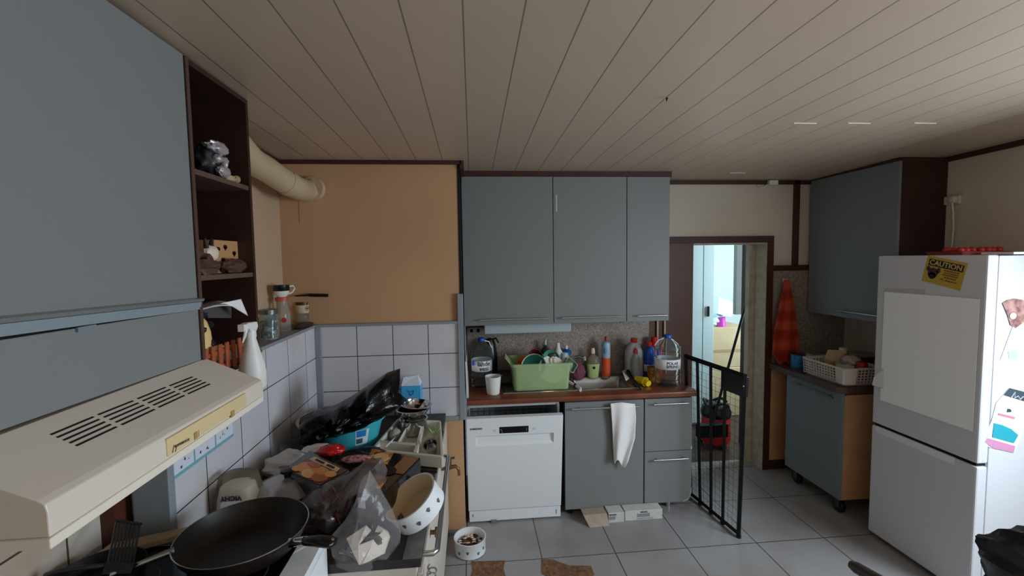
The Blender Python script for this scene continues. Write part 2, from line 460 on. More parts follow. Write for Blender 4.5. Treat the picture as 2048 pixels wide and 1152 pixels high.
# chest of boxes under the lamp-like white box
CARD = M('cardboard', (196, 168, 132), .75, var=.1, vs=9)
a = at(1429, 656, Y=4.45); b = at(1480, 656, Y=4.45); l0 = at(1429, 735, Y=4.45)
t = thing('cardboard_box', 'upper brown cardboard box stacked in the hallway under the clutter', 'box', ((a.x+b.x)/2, 4.6, l0.z), group='hallway cardboard boxes')
MB().box(a.x-.05, b.x+.1, 4.45, 4.85, l0.z, a.z).build('carton', CARD, t, bevel=.004)
MB().box(a.x-.05, b.x+.1, 4.447, 4.452, l0.z+.16, l0.z+.19).build('tape', M('packing_tape', (170, 140, 100), .3), t)
MB().box(a.x-.07, b.x+.12, 4.43, 4.87, 0, l0.z-.003).build('cardboard_box', CARD, bevel=.004)
tag(bpy.data.objects['cardboard_box.001'], 'lower brown cardboard box standing on the hallway floor', 'box', 'hallway cardboard boxes')
# white open carton lying on the boxes
p1, p2, p3, p4 = at(1438, 594, Y=4.5), at(1479, 610, Y=4.5), at(1462, 634, Y=4.5), at(1436, 628, Y=4.5)
mb = MB(); mb.prism([p1, p2, p3, p4], (0, .22, .0))
o = mb.build('white_carton', PAPER, bevel=.002); tag(o, 'white tilted carton on the hallway boxes', 'carton')
a = at(1455, 645, Y=4.42)
o = MB().lathe([(0, 0), (.05, 0), (.055, .05), (.045, .10), (.05, .13), (0, .13)], (a.x, 4.55, l0.z+.0+(a.z-l0.z)-.09)).build('pink_pot', M('magenta_plastic', (196, 60, 170), .3), smooth=True)
tag(o, 'magenta plastic pot beneath the white carton in the hallway', 'pot')
a = at(1438, 643, Y=4.5)
o = MB().blob((a.x, 4.6, a.z), (.10, .08, .085), .35, 3, 4).build('plastic_bag', M('pale_blue_bag', (200, 222, 224), .35), smooth=True)
tag(o, 'pale blue crumpled bag beside the magenta pot in the hallway', 'bag')
# dark inner door frame, open brown door and painted reflection strip at the right of hallway
a = at(1480, 600, Y=3.75); b = at(1504, 600, Y=3.75)
struct('door_2', MB().box(b.x-.075, b.x+.3, 3.75, 3.79, 0, 1.93), M('dark_door', (52, 34, 28), .5))
a = at(1472, 600, Y=3.95); b = at(1482, 600, Y=3.95)
struct('trim_hall_door_edge', MB().box(a.x+.002, b.x+.04, 3.95, 4.0, 1.15, 1.86), M('hall_door_edge_paint', (180, 176, 172), .5))  # pale strip stands in for a white reflection beside the dark frame
struct('trim_hall_frame', MB().box(a.x-.008, a.x+.05, 5.08, 5.14, 0, 2.0), M('hall_brown_frame', (96, 70, 60), .5))
# broom leaning
t = thing('broom', 'black handled broom leaning in the hallway behind the gate', 'broom', at(1422, 880, Y=3.6))
pA, pB = at(1424, 850, Y=3.52), at(1497, 590, Y=3.72)
MB().tube([pA, pB], .011, 10).build('handle', BLACKM, t, smooth=True)
mid = pA.lerp(pB, .42)
MB().tube([pA.lerp(pB, .38), mid], [.012, .016], 10).build('grip', M('grey_grip', (120, 104, 96), .5), t, smooth=True)
MB().box(pA.x-.13, pA.x+.13, pA.y-.03, pA.y+.03, pA.z-.10, pA.z+.01).build('brush', BLACK, t, bevel=.005)
# red vacuum cleaner / bucket
a = at(1432, 897, Z=0)
t = thing('vacuum_cleaner', 'red drum vacuum cleaner with black top in the hallway', 'vacuum cleaner', (2.16, 3.76, 0))
MB().lathe([(0, .03), (.115, .03), (.125, .06), (.12, .25), (.11, .27), (0, .27)], (2.16, 3.76, 0)).build('drum', M('red_plastic', (200, 36, 24), .35), t, smooth=True)
MB().lathe([(0, .27), (.125, .27), (.13, .31), (.11, .36), (.05, .385), (0, .385)], (2.16, 3.76, 0)).build('motor_head', BLACK, t, smooth=True)
MB().tube([(2.16+.10*math.cos(q), 3.76+.10*math.sin(q), .385+.02*math.sin(3*q)) for q in [k*.35 for k in range(18)]], .014, 8).build('hose', BLACK, t, smooth=True)
for k in range(3):
    q = k*2.1+.5; MB().blob((2.16+.11*math.cos(q), 3.76+.11*math.sin(q), .028), (.025, .025, .028), 0).build('castor', BLACK, t, smooth=True)
m = MB()
for y0, y1, z0, z1 in ((.02, .07, .93, 2.02), (1.33, 1.38, .93, 2.02), (.02, 1.38, .93, .98), (.02, 1.38, 1.97, 2.02), (.68, .72, .93, 2.02)): m.box(XR+.03, XR+.09, y0, y1, z0, z1)
struct('window_2', m, WHITEP)
for n, (a, b) in enumerate(((-.3, .9),)):
    m = MB()
    for x0, x1, z0, z1 in ((a, a+.05, .95, 2.05), (b-.05, b, .95, 2.05), (a, b, .95, 1.0), (a, b, 2.0, 2.05), ((a+b)/2-.02, (a+b)/2+.02, .95, 2.05)):
        m.box(x0, x1, YF-.09, YF-.03, z0, z1)
    struct('window_%d' % (n+1), m, WHITEP)

def bar_handle(p0, p1, r, mat, parent, out=(0, -.03, 0), name='handle'):
    p0, p1, out = Vector(p0), Vector(p1), Vector(out)
    m = MB(); m.cyl(p0, p1, r, seg=14)
    for t_ in (.12, .88):
        q = p0.lerp(p1, t_); m.cyl(q, q-out, r*.8, seg=10)
    return m.build(name, mat, parent, smooth=True)

# ------------------------------------------------------------------ wall cabinets above the sink
YU = 2.94
xs = [-.0605, .5395, 1.0425, 1.3435]
hx = [((960, 643), (1098, 641)), ((1124, 641), (1246, 637)), ((1275, 635), (1335, 632))]
lab = ['widest grey wall cabinet next to the tan chimney breast, above the dishwasher', 'middle grey wall cabinet above the sink with a scuff along its door edge', 'narrow grey wall cabinet beside the doorway wall']
for i in range(3):
    x0, x1 = xs[i], xs[i+1]
    t = thing('wall_cabinet', lab[i], 'cabinet', ((x0+x1)/2, YB, 1.26), group='wall cabinets above the sink')
    MB().box(x0+.004, x1-.004, YU+.019, YB-.002, 1.268, 2.236).build('body', GREYD if i == 2 else CARC, t)
    d = MB().box(x0+.0022, x1-.0022, YU, YU+.018, 1.262, 2.238).build('door', GREY, t, bevel=.0018)
    (ax, ay), (bx, by) = hx[i]
    a, b = at(ax, ay, Y=YU-.03), at(bx, by, Y=YU-.03)
    z = 1.302
    bar_handle((a.x, YU-.028, z), (b.x, YU-.028, z), .0055, STEEL, d, (0, -.028, 0))
a = at(1113, 405, Y=YU)
o = MB().box(a.x-.004, a.x+.004, YU-.001, YU+.003, a.z-.06, a.z+.05)
o.build('scuff_mark', M('scuff', (196, 190, 182), .6), bpy.data.objects['wall_cabinet.001'])
# under cabinet light strip and socket
t = thing('under_cabinet_light', 'long pale striplight fixed under the wall cabinets', 'light', (.3, 3.1, 1.20))
a, b = at(968, 662, Y=3.1), at(1140, 655, Y=3.1)
MB().box(a.x, b.x, 3.06, 3.14, a.z-.018, 1.268).build('diffuser', M('striplight_plastic', (176, 186, 190), .35), t, bevel=.008)
a, b = at(935, 662, Y=3.15), at(967, 662, Y=3.15)
t = thing('wall_socket', 'small twin wall socket under the cabinets at the chimney end', 'socket', (a.x, YB, a.z))
a, b = at(934, 656, Y=YB-.03), at(968, 665, Y=YB-.03)
MB().box(a.x, b.x, YB-.045, YB-.012, b.z-.005, a.z+.005).build('plate', M('old_socket_grey', (150, 152, 148), .4), t, bevel=.003)
for k in (.25, .65):
    x = a.x+(b.x-a.x)*k; MB().box(x-.008, x+.012, YB-.047, YB-.044, b.z+.006, a.z-.006).build('outlet', DARK, t)

# ------------------------------------------------------------------ worktop, sink, base units
WOOD = M('brown_worktop', (132, 72, 44), .28, var=.3, vs=5, rgb2=(104, 54, 34))
ZW = .82
t = thing('worktop', 'reddish brown laminate worktop with rounded front edge running over the dishwasher and base units', 'worktop', (.7, 3.0, ZW))
wt = MB()
prof = [(YB-.013, ZW), (2.775, ZW), (2.762, ZW-.006), (2.757, ZW-.018), (2.762, ZW-.036), (2.775, ZW-.042), (YB-.013, ZW-.042)]
for xa, xb, ya, yb in ((-.052, 1.452, 2.757, 2.90),):
    wt.prism([(-.052, y, z) for y, z in [(2.88, ZW), (2.775, ZW), (2.762, ZW-.006), (2.757, ZW-.018), (2.762, ZW-.036), (2.775, ZW-.042), (2.88, ZW-.042)]], (1.504, 0, 0))
wt.box(-.052, .69, 2.88, YB-.013, ZW-.042, ZW); wt.box(1.09, 1.452, 2.88, YB-.013, ZW-.042, ZW); wt.box(.69, 1.09, 3.19, YB-.013, ZW-.042, ZW)
wt.build('top', WOOD, t, smooth=True)
# steel sink with drainer
SINKM = M('brushed_steel', (176, 174, 172), .3, metal=1, bump=.05, bs=300)
t = thing('kitchen_sink', 'stainless steel inset sink with rectangular bowl and ribbed drainer', 'sink', (.65, 3.0, ZW))
sx0, sx1, sy0, sy1 = .185, 1.125, 2.86, 3.235
bx0, bx1, by0, by1 = .705, 1.078, 2.885, 3.175
m = MB()
def sinksurf(u, v):
    x = sx0+(sx1-sx0)*u; y = sy0+(sy1-sy0)*v; z = ZW+.004
    dx = min(x-bx0, bx1-x); dy = min(y-by0, by1-y)
    if dx > 0 and dy > 0:
        k = min(1, min(dx, dy)/.035); z -= .13*(k*k*(3-2*k))
    elif x < bx0-.03 and x > sx0+.04 and .12 < v < .88: z -= .003+.002*math.sin(x*260)
    if u in (0, 1) or v in (0, 1): z = ZW-.002
    return (x, y, z)
m.sheet(sinksurf, 90, 46)
m.build('basin', SINKM, t, smooth=True)
m = MB(); m.box(sx0, sx1, sy0-.004, sy0+.002, ZW, ZW+.007); m.box(sx1-.004, sx1+.002, sy0, sy1, ZW, ZW+.006); m.build('rim', CHROME, t, bevel=.001)
MB().cyl((.87, 3.03, ZW-.127), (.87, 3.03, ZW-.122), .035).build('drain', CHROME, t, smooth=True)
# tap hidden behind the crockery: spout tip shows beside the soap
t = thing('mixer_tap', 'chrome mixer tap behind the green box whose tip shows by the soap bottle', 'tap', (.63, 3.22, ZW))
MB().cyl((.63, 3.22, ZW), (.63, 3.22, ZW+.06), .024, .02).build('base', CHROME, t, smooth=True)
e = at(1169, 716, Y=3.10)
MB().tube([(.63, 3.22, ZW+.06), (.65, 3.20, ZW+.12), (.70, 3.17, ZW+.15), (e.x-.03, 3.12, e.z+.01), (e.x, 3.10, e.z)], .010, 12).build('spout', CHROME, t, smooth=True)
MB().tube([(e.x, 3.10, e.z+.012), (e.x+.004, 3.098, e.z-.016)], .012, 14).build('aerator', CHROME, t, smooth=True)

def base_front(name, label, x0, x1, fronts, group=None, chips=()):
    t = thing(name, label, 'cabinet', ((x0+x1)/2, 3.0, 0), group=group)
    m = MB(); m.box(x0+.006, x1-.012, 2.80, 3.25, .14, .66); m.box(x0+.006, x0+.022, 2.80, 3.25, .66, ZW-.043); m.box(x1-.028, x1-.012, 2.80, 3.25, .66, ZW-.043); m.box(x0+.022, x1-.028, 2.80, 2.815, .66, ZW-.043); m.build('body', CARC, t)
    return t
YL = 2.783
t = base_front('sink_cabinet', 'grey sink base cabinet with single door and a white cloth on its handle', .573, 1.108, 1)
a = at(1132, 1024, Y=YL)
MB().box(.578, 1.104, YL, YL+.018, .052, .768).build('door', GREY, t, bevel=.0018)
a, b = at(1144, 819, Y=YL-.03), at(1280, 813, Y=YL-.03)
bar_handle((a.x, YL-.028, a.z), (b.x, YL-.028, a.z), .0058, STEEL, t, (0, -.028, 0))
for x, y in ((.62, 2.84), (.62, 3.2), (1.07, 3.2)): MB().cyl((x, y, 0), (x, y, .14), .016).build('foot', BLACK, t, smooth=True)
t = base_front('drawer_cabinet', 'grey two drawer base cabinet at the gate end with chipped corners', 1.108, 1.438, 2)
def chamfer_front(x0, x1, z0, z1, cbr=0):
    pts = [(x0, YL, z0), (x1-cbr, YL, z0), (x1-cbr*.35, YL, z0+cbr*.3), (x1, YL, z0+cbr), (x1, YL, z1), (x0, YL, z1)] if cbr else [(x0, YL, z0), (x1, YL, z0), (x1, YL, z1), (x0, YL, z1)]
    return MB().prism(pts, (0, .018, 0))
WHITECHIP = M('chipped_edge', (226, 224, 218), .6)
zg = at(1330, 902, Y=YL).z
d1 = chamfer_front(1.112, 1.436, zg+.002, .768, .012).build('drawer', GREY, t, bevel=.0015)
d2 = chamfer_front(1.112, 1.436, .058, zg-.003, .055).build('drawer', GREY, t, bevel=.0015)
for d, (pa_, pb_) in ((d1, ((1308, 811), (1378, 805))), (d2, ((1308, 922), (1377, 917)))):
    a, b = at(*pa_, Y=YL-.03), at(*pb_, Y=YL-.03)
    bar_handle((a.x, YL-.028, (a.z+b.z)/2), (b.x, YL-.028, (a.z+b.z)/2), .0055, STEEL, d, (0, -.028, 0))
m = MB(); m.prism([(1.428, YL-.001, zg+.004), (1.4365, YL-.001, zg+.004), (1.4365, YL-.001, zg+.032)], (0, .017, 0)); m.build('chip', WHITECHIP, d1)
m = MB(); m.tube([(1.380, YL+.001, .058), (1.417, YL+.001, .074), (1.434, YL+.001, .115), (1.436, YL+.001, .15)], .0022, 6); m.build('chip', WHITECHIP, d2)
for x, y in ((1.30, 2.84), (1.40, 3.2), (1.15, 3.2)): MB().cyl((x, y, 0), (x, y, .14), .016).build('foot', STEEL, t, smooth=True)

# white cloth hanging over the sink cabinet handle
a = at(1244, 815, Y=2.75)
CLOTH = M('white_cloth', (240, 238, 236), .85, bump=.3, bs=240)
L_ = [(1220, 808), (1221, 830), (1223, 860), (1226, 890), (1225, 925)]
def clothfn(u, v):
    # v 0..1 down the front; u across, pixels of the outline on a wavy plane in front of the door
    yb = 805+ (928-8*math.sin(u*7)-805)*v + (6*abs(u-.45) if v == 0 else 0)
    wl = [(0, 1221), (.35, 1224), (.7, 1226), (1, 1229)]; wr = [(0, 1270), (.25, 1272), (.6, 1270), (1, 1256)]
    def ip(t_, v_):
        for (a0, b0), (a1, b1) in zip(t_, t_[1:]):
            if v_ <= a1: return b0+(b1-b0)*(v_-a0)/(a1-a0)
        return t_[-1][1]
    x = ip(wl, v)+(ip(wr, v)-ip(wl, v))*u
    yy = 2.742+.012*math.sin(u*9+v*3)*(0.3+v)-.006*math.sin(u*4)
    p = at(x, yb, Y=yy)
    if v < .06: p.y += .004
    return p
o = MB().sheet(clothfn, 26, 40).build('kitchen_cloth', CLOTH, smooth=True, solid=.004)
tag(o, 'white cloth hanging over the sink cabinet handle', 'cloth')

# ------------------------------------------------------------------ dishwasher
t = thing('dishwasher', 'white freestanding dishwasher with its door left slightly open', 'dishwasher', (.245, 3.0, 0))
m = MB()
m.box(-.052, -.037, 2.80, 3.25, .03, .762); m.box(.528, .543, 2.80, 3.25, .03, .762); m.box(-.037, .528, 3.21, 3.25, .03, .762)
m.box(-.052, .543, 2.80, 3.25, .755, .772); m.box(-.037, .528, 2.80, 3.25, .03, .10)
m.build('body', M('dishwasher_case', (196, 198, 200), .35), t, bevel=.002)
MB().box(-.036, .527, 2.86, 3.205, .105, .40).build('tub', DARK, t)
rk = MB()
for k in range(14): rk.tube([(-.02+.04*k, 2.83, .60), (-.02+.04*k, 3.18, .60)], .0018, 5)
for y in (2.83, 2.95, 3.07, 3.18): rk.tube([(-.03, y, .60), (.52, y, .60)], .0025, 5)
for k in range(14):
    for y in (2.86, 2.95, 3.04): rk.tube([(-.02+.04*k, y, .60), (-.02+.04*k, y+.01, .67)], .0016, 5)
rk.tube([(-.03, 2.83, .66), (.52, 2.83, .66)], .003, 6)
rk.build('rack', M('rack_grey', (80, 82, 86), .4), t)
for x in (-.046, .536):
    MB().box(x-.008, x+.008, 2.792, 2.80, .60, .765).build('hinge_plate', STEEL, t)
# door leaning out
p0, p1 = Vector((0, 2.783, .085)), Vector((0, 2.692, .722))
dz = (p1-p0).normalized(); dn = Vector((0, -dz.z, dz.y))
if dn.y > 0: dn = -dn
DT = Matrix(((1, 0, 0, 0), (0, dz.y, -dn.y, p0.y), (0, dz.z, -dn.z, p0.z), (0, 0, 0, 1)))  # local: x, up along door, depth inward
H_ = (p1-p0).length
m = MB(DT)
m.box(-.055, .548, 0, .455+.0, 0, .035); m.box(-.055, .548, .525, H_, 0, .035)
m.box(-.055, .0, .455, .525, 0, .035); m.box(.49, .548, .455, .525, 0, .035)
# scooped handle recess
m.prism([(0, .455, 0), (0, .468, .012), (0, .512, .018), (0, .525, .004), (0, .525, .035), (0, .455, .035)], (.49, 0, 0))
dw = m.build('door', WHITE, t, bevel=.0015)
MB(DT).box(.148, .33, H_-.105, H_-.062, -.0015, .001).build('display', M('display_black', (10, 10, 14), .12), dw)
m = MB(DT)
for k in range(3): m.cyl((.158+k*.004, H_-.078-.01*k, -.0022), (.158+k*.004, H_-.078-.01*k, -.001), .0022, seg=8)
for k in range(2): m.cyl((.318, H_-.078-.012*k, -.0022), (.318, H_-.078-.012*k, -.001), .0022, seg=8)
m.build('indicator', M('indicator_white', (210, 214, 220), .4), dw)
m = MB(DT)
for x in (.11, .355): m.box(x, x+.018, H_-.092, H_-.078, -.0008, .0005)
m.build('touch_button', M('faint_grey', (210, 210, 214), .4), dw)
tp = DT @ Vector((.004, H_-.068, -.0012))
text('SAMSUNG', .0165, tp, (1, 0, 0), dz, M('logo_dark', (40, 42, 60), .4), dw, 'brand_lettering')
m = MB(); m.box(-.05, .545, 2.786, 2.799, .010, .080); m.build('plinth', WHITE, t, bevel=.001)
m = MB(); m.box(.09, .125, 2.770, 2.790, .0, .018); m.box(-.03, -.024, 2.784, 2.787, .045, .06); m.box(.515, .519, 2.784, 2.787, .03, .06); m.build('plinth_clip', M('clip_grey', (120, 124, 130), .5), t)

# boxes under the sink cabinet
a, b = at(1163, 1048, Z=0), at(1228, 1056, Z=0)
CARTW = M('worn_white_carton', (206, 204, 198), .75, var=.12, vs=22)
t = thing('flattened_carton', 'plain brown torn carton poking out under the sink cabinet', 'carton', (.76, 2.72, 0))
m = MB(); pa = at(1163, 1030, Y=2.74); 
m.hexa([(.705, 2.655, 0), (.835, 2.66, 0), (.835, 2.778, 0), (.705, 2.778, 0), (.675, 2.70, .058), (.83, 2.70, .062), (.83, 2.778, .06), (.675, 2.778, .058)])
m.build('carton', M('tan_carton', (178, 158, 140), .8, var=.15, vs=25), t, bevel=.003)
for n, (x0, x1, y0, lb) in enumerate(((.838, .942, 2.69, 'narrow white printed tile carton under the sink cabinet, torn at its end'), (.95, 1.20, 2.70, 'wide white printed tile carton under the sink cabinet'))):
    t = thing('tile_carton', lb, 'carton', ((x0+x1)/2, y0, 0), group='printed cartons under the sink cabinet')
    MB().box(x0, x1, y0, 2.778, 0, .066).build('carton', CARTW, t, bevel=.003)
    gx0, gx1 = (x0+.006, x0+.045) if n == 0 else (x0+.08, x0+.165)
    MB().box(gx0, gx1, y0-.0012, y0, .022, .044).build('printed_panel', M('print_grey', (138, 140, 144), .7), t)
    if n: MB().box(x0+.08, x0+.185, y0-.0012, y0, .008, .015).build('tear_strip', M('strip_mauve', (160, 150, 158), .7), t)
    text('MOSAIC', .013, ((gx0+gx1)/2+.004, y0-.0012, .054), (1, 0, 0), (0, 0, 1), M('print_dark', (60, 62, 66), .7), t, 'printing')
# dog bowl with kibble on the floor
c0 = at(941, 1108, Z=0); bx, by = -.045, 2.515
t = thing('dog_bowl', 'white enamel pet bowl of brown kibble standing on the floor', 'bowl', (bx, by, 0))
MB().lathe([(0, 0), (.082, 0), (.090, .006), (.090, .082), (.0935, .086), (.0935, .090), (.088, .090), (.086, .082), (.084, .02), (0, .018)], (bx, by, 0), seg=40).build('bowl', WHITE, t, smooth=True)
PAWD = M('paw_print', (90, 92, 96), .5)
def paw(mb, cpos, rad, ang, zc_, s):
    for du, dv, rr in ((0, 0, 1), (-1.1, 1.0, .45), (-.4, 1.6, .45), (.4, 1.6, .45), (1.1, 1.0, .45)):
        q = ang+du*s/rad; z = zc_+dv*s
        p = Vector(cpos)+Vector((rad*math.sin(q), -rad*math.cos(q), z)); nr = Vector((math.sin(q), -math.cos(q), 0))
        mb.cyl(p-nr*.001, p+nr*.0012, s*rr, seg=10)
for k, q in enumerate((-.75, -.15, .55, 1.0)):
    m = MB(); paw(m, (bx, by, 0), .090, q, .03+.012*(k % 2), .0055); m.build('paw_print', PAWD, t)
m = MB(); m.blob((bx-.02, by-.005, .03), (.062, .068, .028), .1, 4, 1); m.build('kibble_heap', M('kibble_brown', (112, 66, 42), .85, bump=.8, bs=200), t, smooth=True)
m = MB(); m2 = MB()
random.seed(3)
for k in range(60):
    q = random.uniform(0, 2*PI); r_ = .075*math.sqrt(random.random())
    z = .045+.018*(1-(r_/.08)**2)+random.uniform(0, .006)
    (m if k % 3 else m2).blob((bx+r_*math.cos(q)+.005, by+r_*math.sin(q), z), (.008, .006, .005) if k % 3 else (.012, .006, .006), .2, 3, k, u=8, v=6)
o = m.build('kibble', M('kibble_dark', (70, 34, 24), .8), t, smooth=True); o['kind'] = 'stuff'
o = m2.build('kibble_pieces', M('kibble_cream', (226, 196, 170), .8), t, smooth=True); o['kind'] = 'stuff'

# ------------------------------------------------------------------ things on the worktop
PET = M('clear_plastic', (232, 240, 242), .06, trans=.97, ior=1.12)
LABEL = M('label_white', (236, 236, 238), .5)
BLUEC = M('blue_cap', (24, 84, 190), .35)
INK = M('ink_dark', (30, 34, 44), .6)
def water_bottle(label, x, y, r, h, txt, tsize, lz, lh, blue=False):
    t = thing('water_bottle', label, 'bottle', (x, y, ZW))
    s = h/.33
    pr = [(0, 0), (.8*r, 0), (r, .012)]
    z = .02
    while z < .72*h:
        pr += [(r, z), (r, z+.022), (r*.955, z+.027), (r, z+.032)]; z += .038
    pr += [(r*.98, .745*h), (r*.80, .84*h), (r*.42, .93*h), (r*.27, .945*h), (r*.27, .975*h), (0, .975*h)]
    MB().lathe(pr, (x, y, ZW), seg=40).build('bottle', PET, t, smooth=True)
    MB().lathe([(0, .955*h), (r*.32, .955*h), (r*.33, h), (r*.28, h+.006), (0, h+.006)], (x, y, ZW)).build('cap', BLUEC, t, smooth=True)
    lb = MB().lathe([(r+.0012, lz), (r+.0012, lz+lh)], (x, y, ZW), seg=48).build('label', LABEL, t, smooth=True, solid=.0006)
    for k, (s_, dz_) in enumerate(txt):
        text(s_, tsize, (x, y-r-.0022, ZW+lz+lh/2+dz_), (1, 0, 0), (0, 0, 1), INK, lb, 'label_lettering', bend=r+.0022, xoff=.014 if blue else 0)
    if blue:
        MB().box(x-.066, x-.052, y-r*.75-.012, y-r*.75-.004, ZW+lz+.045, ZW+lz+.075).build('label_mark', BLUEC, lb)
    # carrying strap
    MB().tube([(x+r*.3, y, ZW+.96*h), (x+r*.75, y+.01, ZW+.93*h), (x+r*1.0, y+.012, ZW+.80*h)], .004, 8).build('strap', WHITEP, t, smooth=True) if blue else \
        MB().tube([(x-r*.3, y, ZW+.96*h), (x-r*.75, y+.01, ZW+.90*h), (x-r*1.02, y+.012, ZW+.80*h)], .004, 8).build('strap', WHITEP, t, smooth=True)
    return t
a = at(962, 768, Z=ZW); hb = at(960, 675, Y=3.09).z-ZW
water_bottle('large clear water bottle with blue cap reading lahde vesi, next to the chimney', .052, 3.03, .070, hb+.002, (('lähde', .016), ('vesi', -.016)), .042, .125, .072, True)
hb = at(1342, 673, Y=2.86).z-ZW
water_bottle('large clear ribbed water bottle with blue cap beside the doorway', 1.318, 2.905, .084, hb, (('POLAR', .010), ('SPRING', -.012)), .026, .125, .068)
# tall dark bottle behind the left one
a = at(982, 690, Y=3.18)
t = thing('dark_kettle', 'dark glossy bottle with black top standing behind the blue capped water bottle', 'bottle', (a.x-.01, 3.17, ZW))
MB().lathe([(0, 0), (.05, 0), (.054, .02), (.054, .20), (.045, .27), (.03, .31), (.0, .32)], (a.x-.01, 3.17, ZW)).build('bottle', BLACK, t, smooth=True)
MB().tube([(a.x-.01, 3.17, ZW+.30), (a.x+.035, 3.17, ZW+.315), (a.x+.055, 3.165, ZW+.28)], .008, 8).build('spout', BLACK, t, smooth=True)
# white strip board against the chimney corner
p = MB().hexa([(-.052, 2.80, ZW), (-.040, 2.80, ZW), (-.040, 3.20, ZW), (-.052, 3.20, ZW), (-.058, 2.80, ZW+.235), (-.050, 2.80, ZW+.235), (-.050, 3.20, ZW+.235), (-.058, 3.20, ZW+.235)]).build('cutting_board', WHITEP, bevel=.002)
tag(p, 'thin white board standing on edge against the chimney side', 'board')
# white mug-like cup
a = at(987, 790, Z=ZW); hc = at(987, 756, Y=a.y).z-ZW
t = thing('white_cup', 'plain white ribbed cup at the front of the worktop', 'cup', (a.x, a.y+.03, ZW))
pr = [(0, 0), (.038, 0), (.042, .006)]+[(.042+.010*k/8+(.0006 if k % 2 else 0), .01+.105*k/8) for k in range(9)]+[(.0535, .118), (.050, .118), (.040, .01), (0, .008)]
MB().lathe(pr, (a.x, a.y+.03, ZW), seg=36).build('cup', WHITEP, t, smooth=True)
# green translucent box full of crockery
GREENP = M('green_translucent', (190, 218, 160), .25, alpha=.5)
gl, gr, gb = at(1030, 786, Z=ZW+.006), at(1140, 782, Z=ZW+.006), None
zt = at(1085, 727, Y=2.865).z
GX0, GX1, GY0, GY1 = gl.x, gr.x, 2.872, 3.13
t = thing('storage_box', 'translucent green box heaped with crockery on the drainer', 'box', ((GX0+GX1)/2, 3.0, ZW+.006))
cx, cy = (GX0+GX1)/2, (GY0+GY1)/2; hx_, hy_ = (GX1-GX0)/2, (GY1-GY0)/2; hh = zt-ZW-.006
pr = [(0, 0, 0, 0), (hx_-.012, hy_-.01, 0, .02), (hx_, hy_, .006, .025), (hx_+.012, hy_+.012, hh-.02, .03), (hx_+.026, hy_+.022, hh-.018, .03), (hx_+.028, hy_+.024, hh, .03), (hx_+.010, hy_+.008, hh, .03), (hx_-.003, hy_-.003, .012, .022), (0, 0, .012, 0)]
MB().rbox(pr, c=(cx, cy, ZW+.006)).build('box', GREENP, t, smooth=True)
m = MB(); m.prism([(GX0-.026, GY0+.02, ZW+hh), (GX0-.06, GY0+.02, ZW+hh+.045), (GX0-.05, GY0+.15, ZW+hh+.045), (GX0-.02, GY0+.15, ZW+hh)], (0.004, 0, .004)); m.build('handle', GREENP, t)
def put(name, mb, mat, label, cat, smooth=True, **k):
    o = mb.build(name, mat, smooth=smooth, **k); return tag(o, label, cat)
def plate(c_, r_, rot, mat, name, label, cat='plate', deep=.012, band=None):
    T = Matrix.Translation(c_) @ Euler(rot).to_matrix().to_4x4()
    t = thing(name, label, cat, c_)
    MB(T).lathe([(0, 0), (r_*.6, 0), (r_, deep), (r_, deep+.003), (r_*.6, .004), (0, .004)], seg=36).build('dish', mat, t, smooth=True)
    if band: MB(T).lathe([(r_*.95, deep+.0015), (r_*1.004, deep+.004), (r_*1.004, deep-.001)], seg=36).build('rim', band, t, smooth=True, solid=.001)
    return t
TEALP = M('teal_plastic', (24, 120, 98), .35); TEAL2 = M('pale_teal_plastic', (90, 160, 140), .4)
WPL = M('white_china', (236, 236, 226), .2)
a = at(1072, 716, Y=2.93)
plate((a.x-.01, 2.96, ZW+.150), .085, (R(52), R(-32), 0), TEALP, 'teal_plate', 'dark teal plate leaning in the green box', band=WPL)
a = at(1100, 705, Y=3.04)
plate((a.x, 3.05, ZW+.180), .058, (R(70), R(20), 0), TEAL2, 'teal_cup', 'paler teal dish upright behind the dark teal plate', 'dish', deep=.03)
a = at(1105, 725, Y=2.91)
plate((a.x, 2.94, ZW+.128), .095, (R(60), R(8), 0), WPL, 'white_plate', 'large white plate leaning at the middle of the green box')
a = at(1104, 717, Y=2.90)
m = MB()
for dx, dz_, rx_, rz_ in ((-.012, 0, .013, .022), (.012, -.002, .014, .02), (0, .02, .012, .008)): m.blob((a.x+dx, 2.885, a.z-.008+dz_), (rx_, .012, rz_), .1, 3, 2, u=14, v=10)
m.mi = 1; m.blob((a.x, 2.893, a.z+.024), (.032, .012, .013), .2, 3, 5, u=16, v=8)
put('owl_cup', m, [M('owl_cream', (206, 202, 184), .4), M('owl_dark', (52, 52, 48), .4)], 'small cream and black owl shaped cup poking out of the green box', 'cup')
a = at(1125, 700, Y=3.0)
T = Matrix.Translation((a.x+.005, 2.98, ZW+.180)) @ Euler((R(-20), R(12), 0)).to_matrix().to_4x4()
put('glass_tumbler', MB(T).lathe([(0, -.03), (.022, -.03), (.026, .05), (.024, .05), (.02, -.026), (0, -.026)], seg=24), M('glassy', (220, 232, 236), .08, trans=.6, ior=1.2), 'clear tumbler turned over on the crockery in the green box', 'glass')
a = at(1137, 722, Y=2.95)
T = Matrix.Translation((a.x, 2.96, ZW+.145)) @ Euler((R(60), R(40), 0)).to_matrix().to_4x4()
put('lunch_box', MB(T).rbox([(0, 0, 0, 0), (.04, .035, 0, .01), (.045, .04, .035, .01), (.04, .035, .035, .01), (.036, .03, .006, .01), (0, 0, .006, 0)]), M('sage_plastic', (112, 140, 118), .4), 'sage green lidded tub leaning at the end of the green box', 'tub')
a = at(1055, 712, Y=3.05)
T = Matrix.Translation((a.x-.02, 3.06, ZW+.150)) @ Euler((R(60), R(-30), 0)).to_matrix().to_4x4()
